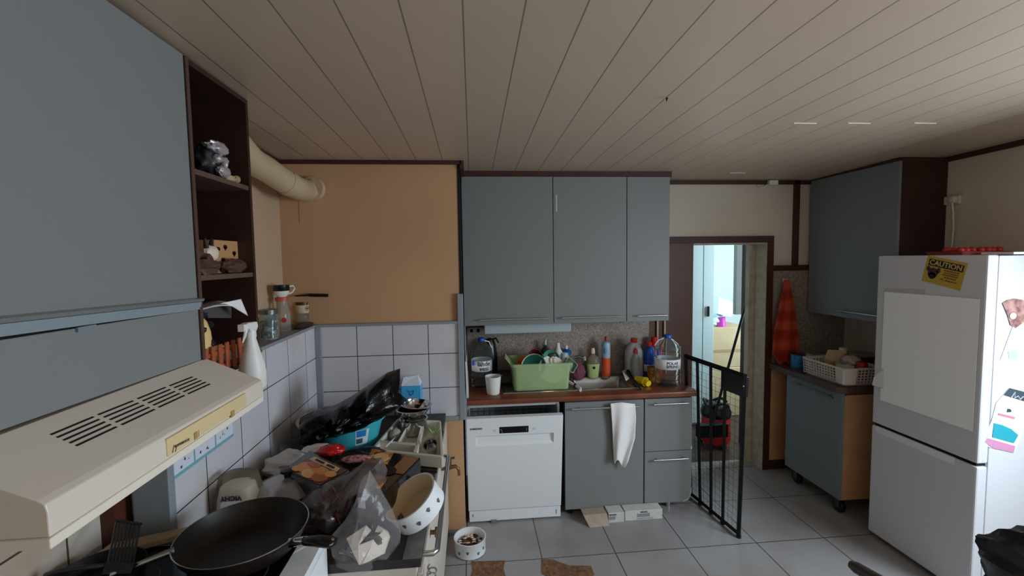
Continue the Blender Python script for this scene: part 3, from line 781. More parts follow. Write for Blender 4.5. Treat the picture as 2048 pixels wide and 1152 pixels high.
put('orange_bowl', MB(T).lathe([(0, -.02), (.03, -.018), (.05, .02), (.047, .02), (.028, -.014), (0, -.015)], seg=28), M('orange_plastic', (222, 108, 28), .4), 'orange bowl behind the teal plate', 'bowl')
a = at(1063, 700, Y=3.1)
put('burgundy_bowl', MB(Matrix.Translation((a.x+.02, 3.08, ZW+.190)) @ Euler((R(65), R(15), 0)).to_matrix().to_4x4()).lathe([(0, -.02), (.03, -.018), (.052, .02), (.048, .02), (.028, -.014), (0, -.015)], seg=28), M('burgundy', (104, 22, 52), .4), 'burgundy bowl standing on edge in the green box', 'bowl')
# crockery seen through the box wall
for k, (px_, r_, z_) in enumerate(((1085, .07, .05), (1068, .06, .02))):
    a = at(px_, 760, Y=2.95)
    t = plate((a.x, 2.98, ZW+z_), r_, (R(8+50*(k == 0)), 0, 0), WPL, 'bowl_in_box', ('white bowl seen leaning inside the green box', 'white plate lying low inside the green box')[k], 'dish', deep=.03)
a = at(1118, 778, Y=2.93)
put('bread_bag', MB().blob((a.x-.005, 2.935, ZW+.038), (.05, .035, .022), .3, 3, 9), M('orange_tan', (206, 140, 60), .6), 'tan bundle at the bottom of the green box', 'bundle')
# row of bottles at the back
def simple_bottle(name, label, px_, base_y, prof, parts, Yp, cat='bottle', seg=28, sx=1, sy=1, group=None):
    a_ = at(px_, base_y, Y=Yp)
    t_ = thing(name, label, cat, (a_.x, Yp, ZW), group=group)
    for (nm, pr_, mt) in parts:
        MB().lathe(pr_, (a_.x, Yp, ZW), seg=seg, sx=sx, sy=sy).build(nm, mt, t_, smooth=True)
    return t_, a_.x
BY = 3.19
simple_bottle('glass_bottle', 'slim dark clear spray bottle behind the green box', 1091, 720, 0, [
    ('bottle', [(0, 0), (.035, 0), (.038, .01), (.038, .19), (.02, .225), (.012, .23), (.012, .25), (0, .25)], M('smoky_glass', (120, 132, 138), .1, trans=.85, ior=1.2)),
    ('cap', [(0, .245), (.010, .245), (.009, .285), (0, .29)], M('pale_clear_cap', (190, 204, 210), .2))], 3.2)
simple_bottle('white_bottle', 'white round shouldered bottle behind the green box', 1116, 720, 0, [
    ('bottle', [(0, 0), (.038, 0), (.042, .01), (.042, .165), (.036, .195), (.018, .225), (.015, .235), (.015, .25), (0, .25)], WHITEP),
    ('cap', [(0, .245), (.014, .245), (.014, .268), (0, .27)], WHITEP)], 3.17)
simple_bottle('cleaner_bottle', 'short blue and ochre bottle with white nozzle behind the green box', 1133, 720, 0, [
    ('bottle', [(0, 0), (.032, 0), (.034, .01), (.034, .15), (.028, .17), (0, .17)], M('ochre', (186, 150, 74), .4)),
    ('collar', [(0, .17), (.034, .172), (.036, .20), (.02, .215), (0, .215)], M('blue_plastic', (38, 90, 150), .35)),
    ('nozzle', [(0, .21), (.012, .21), (.008, .24), (0, .245)], WHITEP)], 3.2)
a = at(1155, 735, Y=3.14)
put('burgundy_rag', MB().blob((a.x, 3.13, ZW+.055), (.05, .03, .065), .45, 3, 12, sharp=.4, flat=.053), M('burgundy_cloth', (118, 60, 76), .8), 'crumpled burgundy cloth between the green box and the soap bottle', 'cloth')
t, sx_ = simple_bottle('soap_bottle', 'pale green liquid soap bottle with clear pump behind the sink', 1186, 735, 0, [
    ('bottle', [(0, 0), (.036, 0), (.040, .01), (.050, .105), (0, .105)], M('green_soap', (176, 200, 130), .2)),
    ('shoulder', [(.048, .106), (.042, .15), (.016, .17), (.014, .185), (0, .185)], M('clear_shoulder', (196, 178, 160), .15, trans=.7, ior=1.15)),
    ('pump', [(0, .18), (.015, .18), (.015, .205), (.011, .22), (0, .222)], M('beige_pump', (214, 190, 168), .4))], 3.17, sy=.6)
MB().cyl((sx_, 3.17-.031, ZW+.08), (sx_, 3.17-.028, ZW+.08), .010).build('logo_dot', BLACK, t)
t, sx_ = simple_bottle('spray_can', 'tall pale blue and orange aerosol can with red top', 1212, 735, 0, [
    ('can', [(0, 0), (.030, 0), (.032, .006), (.032, .245), (.028, .262), (.012, .272), (0, .272)], M('aerosol_grey_blue', (158, 176, 196), .3)),
    ('band', [(.0323, .01), (.0326, .01), (.0326, .15), (.0323, .15)], None or M('aerosol_orange', (214, 84, 40), .4)),
    ('nozzle', [(0, .27), (.010, .27), (.012, .295), (.006, .305), (0, .305)], M('red_nozzle', (176, 28, 34), .35))], 3.16)
MB().blob((sx_-.012, 3.16-.026, ZW+.205), (.015, .010, .022), 0).build('print_blob', M('aerosol_teal', (70, 146, 170), .4), t, smooth=True)
RED = M('red_cap', (206, 34, 26), .35)
MILK = M('milky_plastic', (212, 212, 214), .35, trans=.15)
t = thing('milk_jug', 'big milky white canister with red cap and side grip', 'canister', (1.172, 3.16, ZW))
MB().rbox([(0, 0, 0, 0), (.055, .035, 0, .02), (.062, .042, .01, .025), (.062, .042, .185, .028), (.045, .032, .235, .025), (.02, .02, .262, .02), (.0, 0, .262, 0)], c=(1.172, 3.15, ZW)).build('canister', MILK, t, smooth=True)
MB().lathe([(0, .255), (.024, .255), (.024, .288), (0, .29)], (1.172, 3.15, ZW)).build('cap', RED, t, smooth=True)
MB().tube([(1.172, 3.104, ZW+.225), (1.172, 3.095, ZW+.16), (1.178, 3.104, ZW+.09)], .010, 10).build('grip', MILK, t, smooth=True)
simple_bottle('small_clear_bottle', 'smaller clear bottle with red cap in front of the milky canister', 1271, 745, 0, [
    ('bottle', [(0, 0), (.028, 0), (.031, .01), (.031, .14), (.02, .18), (.012, .19), (.012, .2), (0, .2)], M('cloudy_clear', (204, 204, 208), .15, trans=.6, ior=1.15)),
    ('cap', [(0, .195), (.017, .195), (.013, .225), (0, .23)], RED)], 3.06)
simple_bottle('drain_cleaner', 'deep blue bottle with red cap', 1298, 745, 0, [
    ('bottle', [(0, 0), (.036, 0), (.038, .01), (.038, .19), (.030, .225), (.018, .235), (0, .235)], M('deep_blue', (16, 84, 186), .3)),
    ('cap', [(0, .23), (.020, .23), (.020, .262), (0, .264)], RED),
    ('label', [(.0383, .05), (.0386, .05), (.0386, .10), (.0383, .10)], LABEL)], 3.12)
simple_bottle('red_detergent_bottle', 'red detergent bottle behind the deep blue one', 1308, 745, 0, [
    ('bottle', [(0, 0), (.034, 0), (.036, .01), (.036, .22), (.02, .25), (0, .25)], M('red_bottle', (176, 30, 40), .35)),
    ('cap', [(0, .245), (.024, .245), (.024, .285), (0, .288)], RED)], 3.19)
a = at(1303, 765, Z=ZW)
put('gold_tin', MB().lathe([(0, 0), (.038, 0), (.039, .004), (.039, .104), (.041, .108), (.036, .108), (.036, .1), (0, .1)], (1.255, 3.0, ZW)), M('gold_print', (196, 142, 58), .35, rgb2=(110, 60, 36), vs=40), 'gold and brown patterned tin beside the right water bottle', 'tin')
YEL = M('yellow_plastic', (238, 214, 36), .4)
a = at(1285, 768, Z=ZW)
T = Matrix.Translation((1.145, 2.935, ZW+.032)) @ Euler((R(90), R(35), R(25))).to_matrix().to_4x4()
t = thing('yellow_cup', 'yellow plastic cup lying on its side by the sink', 'cup', (1.145, 2.935, ZW))
MB(T).lathe([(0, -.045), (.022, -.045), (.031, .04), (.029, .04), (.02, -.04), (0, -.04)], seg=28).build('cup', YEL, t, smooth=True)
MB().cyl((1.178, 2.885, ZW+.022), (1.165, 2.93, ZW+.03), .021, .021).build('lid', YEL, t, smooth=True)
# dark spatulas and a sponge near the sink corner
a, b = at(1263, 748, Z=ZW+.03), at(1281, 785, Z=ZW+.01)
t = thing('kitchen_brush', 'dark handled brush with cream head lying at the sink corner', 'brush', (a.x, a.y, ZW))
MB().tube([at(1255, 742, Z=ZW+.07), at(1268, 762, Z=ZW+.02), at(1281, 778, Z=ZW+.012)], [.016, .012, .008], 8).build('handle', BLACK, t, smooth=True)
MB().prism([at(1245, 744, Z=ZW+.06), at(1254, 741, Z=ZW+.06), at(1259, 757, Z=ZW+.03), at(1252, 762, Z=ZW+.03)], (0, .01, .006)).build('head', M('cream_head', (214, 204, 190), .5), t)
# white squeegee end over the sink left
a, b = at(1142, 766, Z=ZW+.02), at(1160, 777, Z=ZW+.012)
t = thing('dish_brush', 'white dish brush lying beside the green box over the sink', 'brush', (a.x, a.y, ZW))
MB().tube([at(1128, 757, Z=ZW+.04), a, b], [.009, .010, .012], 10).build('handle', WHITEP, t, smooth=True)
MB().tube([b, at(1161, 781, Z=ZW+.01)], [.012, .009], 10).build('head', WHITEP, t, smooth=True)
MB().tube([a.lerp(b, .45), a.lerp(b, .6)], .0135, 10).build('collar', BLACK, t, smooth=True)
# dark pan and ribbed cloth left of green box
a = at(1008, 757, Z=ZW)
put('dark_pan', MB().blob((a.x+.005, 3.12, ZW+.03), (.085, .06, .04), .2, 3, 21, flat=.03), M('dark_grey_rag', (66, 62, 60), .7), 'dark heap of washing up between the cup and the green box', 'dish')
m = MB(); m.sheet(lambda u, v: Vector((.135+.06*u, 3.06+.05*v, ZW+.062+.012*math.sin(u*3)+.003*math.sin(u*55))), 40, 6)
put('striped_cloth', m, M('grey_ribbed_cloth', (150, 148, 142), .8), 'grey ribbed cloth lying on the dark heap behind the cup', 'cloth', solid=.004)
a = at(1010, 737, Y=3.18)
put('brown_pot', MB().lathe([(0, 0), (.034, 0), (.04, .07), (.036, .07), (.03, .008), (0, .008)], (a.x, 3.18, ZW)), M('terracotta_dark', (120, 56, 36), .6), 'brown terracotta coloured pot behind the dark heap', 'pot')

# ------------------------------------------------------------------ left wall: extractor hood, cabinet, open shelves
XF = -0.815
zt_ = cz(1.4)-.004
t = thing('hood_cabinet', 'tall grey two flap wall cabinet over the extractor hood', 'cabinet', (XL+.1, 1.0, 1.42))
MB().hexa([(XL+.002, .45, 1.44), (XF-.019, .45, 1.44), (XF-.019, 1.397, 1.412), (XL+.002, 1.397, 1.412), (XL+.002, .45, 2.30), (XF-.019, .45, 2.30), (XF-.019, 1.397, 2.30), (XL+.002, 1.397, 2.30)]).build('body', GREYD, t)
def panel(y0, y1, za0, za1, zb0, zb1):  # door on plane XF; heights at y0 (near) and y1 (far)
    return MB().hexa([(XF-.018, y0, za0), (XF, y0, za0), (XF, y1, zb0), (XF-.018, y1, zb0), (XF-.018, y0, za1), (XF, y0, za1), (XF, y1, zb1), (XF-.018, y1, zb1)])
z1a, z1b = at(0, 660, X=XF).z, at(395, 604, X=XF).z
z2a, z2b = at(0, 680, X=XF).z, at(394, 619, X=XF).z
z3a, z3b = at(0, 862, X=XF).z, at(397, 722, X=XF).z
ya = .83; k_ = (.45-ya)/(1.40-ya)
ex = lambda a_, b_: a_+(b_-a_)*k_
up = panel(.45, 1.398, ex(z1a, z1b), 2.300, z1b, 2.300).build('door', GREY, t, bevel=.002)
lo = panel(.45, 1.398, ex(z3a, z3b), ex(z2a, z2b), z3b, z2b).build('flap_door', GREY, t, bevel=.002)
MB().hexa([(XF-.02, .45, ex(z2a, z2b)-.002), (XF-.012, .45, ex(z2a, z2b)-.002), (XF-.012, 1.398, z2b-.002), (XF-.02, 1.398, z2b-.002),
           (XF-.02, .45, ex(z1a, z1b)+.002), (XF-.012, .45, ex(z1a, z1b)+.002), (XF-.012, 1.398, z1b+.002), (XF-.02, 1.398, z1b+.002)]).build('gap_strip', DARK, t)
h0, h1 = at(0, 641, X=XF), at(397, 600, X=XF)
hz = lambda y: h0.z+(h1.z-h0.z)*(y-h0.y)/(h1.y-h0.y)
MB().prism([(XF, .45, hz(.45)-.006), (XF+.013, .45, hz(.45)-.004), (XF+.016, .45, hz(.45)+.004), (XF, .45, hz(.45)+.008)], (0, .955, hz(1.405)-hz(.45))).build('handle_rail', M('rail_metal', (168, 172, 172), .35, metal=.8), up)
MB().prism([(XF+.0005, .45, hz(.45)-.006), (XF+.0005, .45, hz(.45)-.028), (XF+.003, .45, hz(.45)-.028), (XF+.006, .45, hz(.45)-.006)], (0, .955, hz(1.405)-hz(.45))).build('rail_lip', M('rail_lip', (136, 146, 152), .4), up)
a, b = at(150, 658, X=XF), at(187, 655, X=XF)
MB().box(XF, XF+.006, a.y, b.y, a.z-.007, a.z+.003).build('catch', GREYD, lo)
# shelf unit
ys0, ys1 = 1.40, 1.765
t = thing('shelf_unit', 'open dark brown shelf unit next to the grey hood cabinet', 'shelves', (XL+.1, 1.58, 1.39))
zb_ = 1.392
MB().box(XL+.002, XF, ys0, ys0+.014, zb_, 2.298).build('side_panel', BROWNV, t)
MB().box(XL+.002, XF, ys1-.016, ys1, zb_, 2.298).build('side_panel', BROWNV, t)
MB().box(XL+.002, XL+.010, ys0+.014, ys1-.016, zb_, 2.298).build('back_panel', M('very_dark_veneer', (40, 24, 20), .6), t)
MB().box(XL+.002, XF, ys0+.014, ys1-.016, 2.282, 2.298).build('top_panel', BROWNV, t)
MB().box(XF-.001, XF+.004, ys0, ys0+.014, zb_, 2.298).build('edge_strip', M('strip_brown', (84, 60, 50), .5), t)
for z in (1.983, 1.664): MB().box(XL+.010, XF-.004, ys0+.014, ys1-.016, z-.016, z).build('shelf', M('shelf_edge_brown', (96, 72, 64), .5), t)
a = at(380, 270, X=XF-.02); MB().box(XF-.03, XF-.006, ys0+.015, ys0+.027, 2.075, 2.13).build('hinge_block', M('pine_block', (140, 90, 52), .6), t)
# things on the shelves
LZ = ZT+.014
def on(px, py, X): return at(px, py, X=X)
zs1, zs2 = 1.984, 1.665
c_ = on(416, 315, -.875)
t = thing('mask_ornament', 'silver and black bearded mask ornament on the topmost shelf', 'ornament', (-.875, c_.y, zs1))
MB().blob((-.875, c_.y+.01, zs1+.062), (.042, .062, .062), .18, 2.5, 3, u=36, v=24).build('head', M('gunmetal', (48, 46, 48), .3, metal=.5), t, smooth=True)
SILV = M('silver_relief', (176, 166, 170), .35, metal=.3)
m = MB(); m.blob((-.850, c_.y+.005, zs1+.100), (.030, .050, .024), .3, 3, 5); m.build('cap_band', SILV, t, smooth=True)
for dy in (-.02, .018): MB().blob((-.836, c_.y+dy, zs1+.062), (.016, .016, .014), .2, 3, 4).build('cheek', SILV, t, smooth=True)
MB().blob((-.830, c_.y+.012, zs1+.052), (.012, .009, .018), 0).build('nose', SILV, t, smooth=True)
MB().blob((-.835, c_.y+.012, zs1+.026), (.016, .032, .018), .4, 6, 8, sharp=.5).build('beard', SILV, t, smooth=True)
c_ = on(458, 350, -.835)
put('seashell', MB().blob((-.835, c_.y, zs1+.010), (.016, .030, .011), .4, 4, 2), M('shell', (196, 172, 140), .5), 'small pale seashell at the front of the topmost shelf', 'shell')
put('snail_shell', MB().blob((-.835, c_.y+.045, zs1+.014), (.014, .014, .014), .2, 4, 6), M('shell_tan', (170, 140, 104), .5), 'small tan round shell beside the pale seashell', 'shell')
# middle shelf
c_ = on(455, 500, -.93)
t = thing('gift_tin', 'tan box with dark heart shapes standing on the middle shelf', 'box', (-.96, 1.66, zs2))
hy0, hy1 = at(430, 497, X=-.865).y, min(at(478, 497, X=-.865).y, 1.745)
MB().box(-.93, -.865, hy0, hy1, zs2, zs2+.115).build('box', M('tan_print', (190, 142, 96), .5), t, bevel=.003)
for y, z in ((.12, .80), (.42, .88), (.80, .68), (.3, .45), (.86, .30), (.55, .2), (.08, .25)):
    m = MB(); y = hy0+(hy1-hy0)*y; z = .105*z
    for dy in (-.005, .005): m.cyl((-.8655, y+dy, zs2+z), (-.8642, y+dy, zs2+z), .0072, seg=10)
    m.prism([(-.8655, y-.0115, zs2+z-.001), (-.8655, y+.0115, zs2+z-.001), (-.8655, y, zs2+z-.015)], (.0013, 0, 0))
    m.build('printed_heart', M('heart_dark', (50, 28, 26), .5), t)
t = thing('cow_figurine', 'small white cow figurine with dark horns in front of the heart box', 'figurine', (-.89, 1.51, zs2))
MB().blob((-.845, 1.535, zs2+.068), (.016, .036, .026), .15, 2, 3).build('body', M('cow_white', (226, 206, 190), .4), t, smooth=True)
m = MB()
m.tube([(-.845, 1.51, zs2+.085), (-.843, 1.500, zs2+.115)], [.008, .004], 8); m.tube([(-.845, 1.535, zs2+.09), (-.845, 1.542, zs2+.115)], [.008, .004], 8)
m.build('horns', M('cow_dark', (44, 34, 32), .4), t, smooth=True)
put('leather_glove', MB().blob((-.855, 1.495, zs2+.024), (.04, .065, .040), .5, 2.5, 7, flat=.031), M('brown_leather', (86, 60, 52), .5), 'brown leather glove heap hanging over the middle shelf edge', 'glove')
put('brown_shoe', MB().blob((-.842, 1.665, zs2+.024), (.022, .072, .026), .3, 2, 9, flat=.023), M('dull_brown', (84, 58, 50), .5), 'brown slipper like bundle on the middle shelf beside the glove', 'bundle')
put('teal_folder', MB().box(-1.05, -1.03, 1.50, 1.742, zs2, zs2+.16), M('dark_teal_card', (62, 72, 74), .6), 'dark grey green folder behind the heart box', 'folder', smooth=False)
# bottom compartment and the ledge
MB().box(-.92, -.83, 1.427, 1.70, LZ-.004, LZ+.010).build('bottom_board', BROWNV, bpy.data.objects['shelf_unit'])
MB().box(-.925, -.765, 1.425, 1.60, 1.258, 1.270).build('bracket_board', BROWNV, bpy.data.objects['shelf_unit'])
t = thing('paper_stack', 'loose white papers bent over in the lowest compartment', 'papers', (-.9, 1.5, 1.57))
def pp(u, v):
    a_ = at(402+ (484-402)*u, 606-8*u+ (30 if u > .75 else 14)*v, X=-.84-.08*(1-v)); return a_
m = MB(); m.sheet(lambda u, v: at(402+72*u, 607-6*u+13*v-5*math.sin(u*3), X=-.97+.13*v), 14, 4); m.build('sheet', PAPER, t, smooth=True, solid=.001)
m = MB(); m.sheet(lambda u, v: at(440+42*u+14*v, 607-9*u+34*v*u, X=-.85+.02*u), 12, 8); m.build('sheet', PAPER, t, smooth=True, solid=.001)
MB().sheet(lambda u, v: at(402+60*u, 612+24*v, X=-.90), 4, 4).build('folder', M('grey_card', (84, 76, 74), .7), t, solid=.003)
LZ = ZT+.014
t = thing('cow_jar', 'cream jar with black cow patches inside the little picket crate', 'jar', (-.88, 1.485, LZ+.021))
MB().lathe([(0, 0), (.038, 0), (.043, .02), (.046, .08), (.042, .13), (.034, .16), (.025, .175), (0, .178)], (-.880, 1.485, LZ+.021)).build('jar', M('cow_cream', (232, 196, 130), .35), t, smooth=True)
BLK = M('cow_patch', (26, 22, 22), .35)
for dy, dz_, s_ in ((.015, .09, .020), (-.022, .14, .014), (.025, .15, .012)):
    q = math.sqrt(max(.0, .045**2-dy*dy)); MB().blob((-.880+q-.010, 1.485+dy, LZ+.021+dz_), (.016, s_, s_*.9), .3, 3, int(dy*1000)).build('patch', BLK, t, smooth=True)
MB().blob((-.875, 1.49, LZ+.202), (.026, .036, .014), .4, 3, 5).build('lid', BLK, t, smooth=True)
MB().blob((-.870, 1.485, LZ+.220), (.010, .012, .010), 0).build('knob', M('cow_knob', (226, 190, 90), .4), t, smooth=True)
t = thing('picket_crate', 'small reddish wooden picket crate beside the hood end', 'crate', (-.90, 1.50, LZ))
PK = M('red_wood', (176, 88, 52), .55, var=.15, vs=30)
for k in range(6):
    y = 1.430+.040*k; MB().box(-.830, -.823, y, y+.020, LZ+.012, LZ+.105).build('picket', PK, t, bevel=.002)
for z in (.02, .07): MB().box(-.836, -.830, 1.42, 1.68, LZ+z, LZ+z+.014).build('rail', PK, t)
MB().box(-.95, -.83, 1.42, 1.68, LZ+.015, LZ+.020).build('base', PK, t)
a, b, c_, d_ = at(470, 632, X=-.90), at(505, 640, X=-.90), at(523, 700, X=-.90), at(514, 712, X=-.90)
t = MB().prism([at(462, 640, X=-.91), at(478, 633, X=-.91), at(502, 641, X=-.91), at(512, 660, X=-.91), at(517, 690, X=-.91), at(526, 702, X=-.91), at(520, 710, X=-.91), at(512, 706, X=-.91), at(505, 670, X=-.91), at(496, 652, X=-.91)], (-.012, 0, 0)).build('chopping_board', M('brown_board_wood', (130, 92, 64), .6, var=.2, vs=20), bevel=.002)
tag(t, 'brown shaped wooden board standing behind the white spray bottle', 'board')
# spray bottle
SX, SY, SZ = -.760, 1.585, 1.270
t = thing('spray_bottle', 'white trigger spray bottle standing at the far end of the hood', 'bottle', (SX, SY, SZ))
top = 1.492
hB = top-SZ
MB().lathe([(0, 0), (.038, 0), (.042, .006), (.042, .055), (.040, .075), (.022, .145), (.0165, .17), (.0165, hB-.035), (0, hB-.035)], (SX, SY, SZ)).build('bottle', WHITEP, t, smooth=True)
MB().cyl((SX, SY, SZ+hB-.045), (SX, SY, SZ+hB-.022), .018, .017).build('collar', WHITEP, t, smooth=True)
MB().prism([(SX-.012, SY-.052, SZ+hB-.014), (SX-.012, SY-.052, SZ+hB+.004), (SX-.012, SY-.03, SZ+hB+.008), (SX-.012, SY+.028, SZ+hB+.004), (SX-.012, SY+.034, SZ+hB-.014), (SX-.012, SY+.018, SZ+hB-.03), (SX-.012, SY-.014, SZ+hB-.03), (SX-.012, SY-.026, SZ+hB-.012)], (.024, 0, 0)).build('spray_head', WHITEP, t, bevel=.004)
MB().tube([(SX, SY-.028, SZ+hB-.012), (SX, SY-.040, SZ+hB-.035), (SX, SY-.056, SZ+hB-.055)], [.006, .005, .003], 8).build('trigger', WHITEP, t, smooth=True)
MB().box(SX-.011, SX+.011, SY-.062, SY-.050, SZ+hB-.018, SZ+hB+.006).build('nozzle', WHITEP, t, bevel=.002)
# ledge jars
t = thing('clip_jar', 'glass jar with a grey metal lid at the near end of the ledge', 'jar', (-.985, 1.985, LZ))
jy = at(539, 672, X=-.985).y
GL = M('jar_glass', (214, 226, 226), .05, trans=.9, ior=1.25)
MB().lathe([(0, 0), (.038, 0), (.043, .006), (.044, .10), (.038, .118), (.038, .125), (.036, .125), (.036, .116), (.041, .10), (.040, .01), (0, .006)], (-.985, jy, LZ), seg=36).build('glass', GL, t, smooth=True)
MB().lathe([(0, .122), (.042, .122), (.043, .142), (.03, .146), (0, .146)], (-.985, jy, LZ)).build('lid', M('pewter', (120, 124, 122), .3, metal=.8), t, smooth=True)
m = MB(); m.lathe([(0, .008), (.037, .008), (.038, .09), (.0, .10)], (-.985, jy, LZ)); m.build('foil_packets', cell_mat('foil_packets', [(150, 160, 160), (66, 74, 76), (196, 206, 206), (96, 86, 80), (40, 44, 48)], 90, .15), t, smooth=True)
jy2 = at(570, 650, X=-1.02).y
t = thing('milk_bottle', 'glass milk bottle with orange cap supporting a mug on the ledge', 'bottle', (-1.03, jy2, LZ))
MB().lathe([(0, 0), (.036, 0), (.040, .006), (.040, .09), (.03, .13), (.028, .15), (.028, .165), (0, .165)], (-1.03, jy2, LZ)).build('glass', GL, t, smooth=True)
MB().lathe([(0, .16), (.0335, .16), (.0335, .180), (0, .181)], (-1.03, jy2, LZ)).build('cap', M('orange_cap', (196, 90, 60), .45), t, smooth=True)
MB().cyl((-1.01, jy2-.034, LZ+.06), (-1.008, jy2-.0425, LZ+.06), .013).build('red_dot', M('red_dot', (190, 50, 40), .4), t)
zM = LZ+.182
t = thing('snowman_mug', 'white and black banded mug balanced on the milk bottle cap', 'mug', (-1.03, jy2, zM))
MB().lathe([(0, 0), (.022, 0), (.036, .018), (.038, .036), (0, .036)], (-1.03, jy2, zM)).build('mug_body', WPL, t, smooth=True)
MB().lathe([(.0382, .034), (.040, .036), (.0405, .064), (.036, .064), (.034, .036)], (-1.03, jy2, zM)).build('band', BLACK, t, smooth=True, solid=.001)
MB().tube([(-1.0, jy2+.026, zM+.055), (-.985, jy2+.042, zM+.058), (-.98, jy2+.05, zM+.043), (-.99, jy2+.04, zM+.022), (-1.005, jy2+.026, zM+.014)], .0045, 8).build('handle', WPL, t, smooth=True)
jy3 = at(607, 640, X=-1.0).y
t = thing('owl_jar', 'squat glass jar with a cream owl face printed on its upper half', 'jar', (-1.0, jy3, LZ))
MB().lathe([(0, 0), (.036, 0), (.042, .02), (.042, .055), (.038, .07), (0, .07)], (-1.0, jy3, LZ)).build('glass', GL, t, smooth=True)
MB().lathe([(0, .07), (.038, .07), (.044, .085), (.042, .115), (.034, .122), (0, .122)], (-1.0, jy3, LZ)).build('upper_half', M('owl_tan', (214, 190, 156), .5), t, smooth=True)
MB().lathe([(0, .118), (.038, .118), (.038, .134), (0, .135)], (-1.0, jy3, LZ)).build('lid', M('lid_dark_brown', (70, 46, 34), .4), t, smooth=True)
m = MB(); 
for q in range(9):
    a_ = q*PI/4; dy, dz_ = (.012*math.cos(a_), .012*math.sin(a_)) if q < 8 else (0, 0)
    p = Vector((-1.0, jy3, LZ+.098+dz_)); nr = Vector((.78, -.62, 0)); tg = Vector((.62, .78, 0)); p += nr*.0435+tg*dy
    m.cyl(p-nr*.003, p+nr*.0015, .006 if q == 8 else .0028, seg=8)
m.build('printed_face', M('print_black', (30, 24, 22), .5), t)
put('dark_leaf_dish', MB().blob((-.965, jy3-.10, LZ+.010), (.045, .11, .012), .15, 2, 3, flat=.010), M('dark_brown_dish', (52, 34, 28), .4), 'dark brown flat leaf shaped dish along the edge of the ledge', 'dish')
t = thing('wooden_spoon', 'dark wooden spoon with its bowl overhanging the ledge corner', 'spoon', (-.95, 2.6, LZ))
MB().tube([(-1.04, 2.57, LZ+.03), (-.965, 2.62, LZ+.008)], .005, 8).build('handle', M('spoon_wood', (116, 78, 54), .5), t, smooth=True)
MB().blob((-.945, 2.625, LZ+.008), (.022, .028, .007), 0).build('bowl', M('spoon_wood', (116, 78, 54), .5), t, smooth=True)
# black knife like bar on the breast wall
a, b = at(618, 590, Y=YC-.02), at(656, 591, Y=YC-.02); c_ = at(590, 592, Y=YC-.02)
t = thing('wall_hung_utensil', 'black handled utensil fixed flat against the tan chimney breast', 'utensil', (a.x, YC, a.z))
MB().tube([c_, a], [.004, .007], 8).build('shaft', M('dark_iron', (44, 32, 30), .4), t, smooth=True)
MB().tube([a, b], .0095, 10).build('handle', BLACK, t, smooth=True)
MB().cyl((c_.x+.01, YC-.02, c_.z), (c_.x+.01, YC, c_.z), .004).build('nail', STEEL, t)
# flue pipe from left wall to the breast
pts = [at(462, 275, X=-1.0), at(500, 318, X=-.99), at(530, 337, X=-.98), at(560, 357, X=-.96), at(590, 374, X=-.93), at(612, 381, Y=2.665), at(628, 378, Y=2.70)]
m = MB(); rp = .062
fine = []
for i in range(len(pts)-1):
    p0_, p1_, p2_, p3_ = pts[max(i-1, 0)], pts[i], pts[i+1], pts[min(i+2, len(pts)-1)]
    for k in range(6):
        s_ = k/6; fine.append(.5*((2*p1_)+(p2_-p0_)*s_+(2*p0_-5*p1_+4*p2_-p3_)*s_**2+(3*p1_-p0_-3*p2_+p3_)*s_**3))
fine.append(pts[-1])
FLUE = M('cream_flue', (196, 174, 142), .32)
t = thing('flue_pipe', 'cream bent flue pipe running from the shelf side into the chimney breast', 'pipe', pts[3])
MB().tube(fine, rp, 28).build('pipe', FLUE, t, smooth=True)
i = 20; MB().tube(fine[i:i+3], rp+.003, 28).build('joint_band', FLUE, t, smooth=True)
e = pts[-1]; MB().tube([e+Vector((-.004, -.03, 0)), e+Vector((0, .0, 0))], [rp+.004, rp+.006], 28).build('collar', FLUE, t, smooth=True)
o = MB().box(-.99+.0, -.80, YC-.003, YC, 1.925, 2.14)
bpy_o = o.build('cover_plate', TANB, t)
# extractor hood
t = thing('extractor_hood', 'cream slimline extractor hood with slotted top and yellowed control strip', 'hood', (-.85, 1.05, 1.28))
HN, HFAR = .716, 1.42
def hsec(y, zt_b, zt_f, zb):
    X0, X1 = XF+.001, -.652
    pr = [(XL+.02, zb), (X1, zb), (X1+.0, zb+.002), (X1, zb+(zt_f-zb)*.66), (X1-.003, zb+(zt_f-zb)*.88), (X1-.014, zt_f), (X0, zt_b), (XL+.02, zt_b)]
    return [(x, y, z) for x, z in pr]
n_ = [(HN, 1.411, 1.344, 1.285), (HFAR, 1.411, 1.344, 1.285)]
m = MB(); A = [m.v(p) for p in hsec(*n_[0])]; B = [m.v(p) for p in hsec(*n_[1])]
m.f(A[::-1]); m.f(B)
for i in range(len(A)): m.f([A[i], A[(i+1) % len(A)], B[(i+1) % len(A)], B[i]])
HOODM = M('hood_cream', (220, 208, 194), .42)
m.build('canopy', HOODM, t, bevel=.006)
MB().hexa([(XL+.02, HN-.004, 1.268), (-.648, HN-.004, 1.268), (-.648, HFAR-.01, 1.274), (XL+.02, HFAR-.01, 1.274), (XL+.02, HN-.004, 1.285), (-.648, HN-.004, 1.285), (-.648, HFAR-.01, 1.292), (XL+.02, HFAR-.01, 1.292)]).build('lower_lip', M('lip_cream', (232, 222, 206), .4), t, bevel=.002)
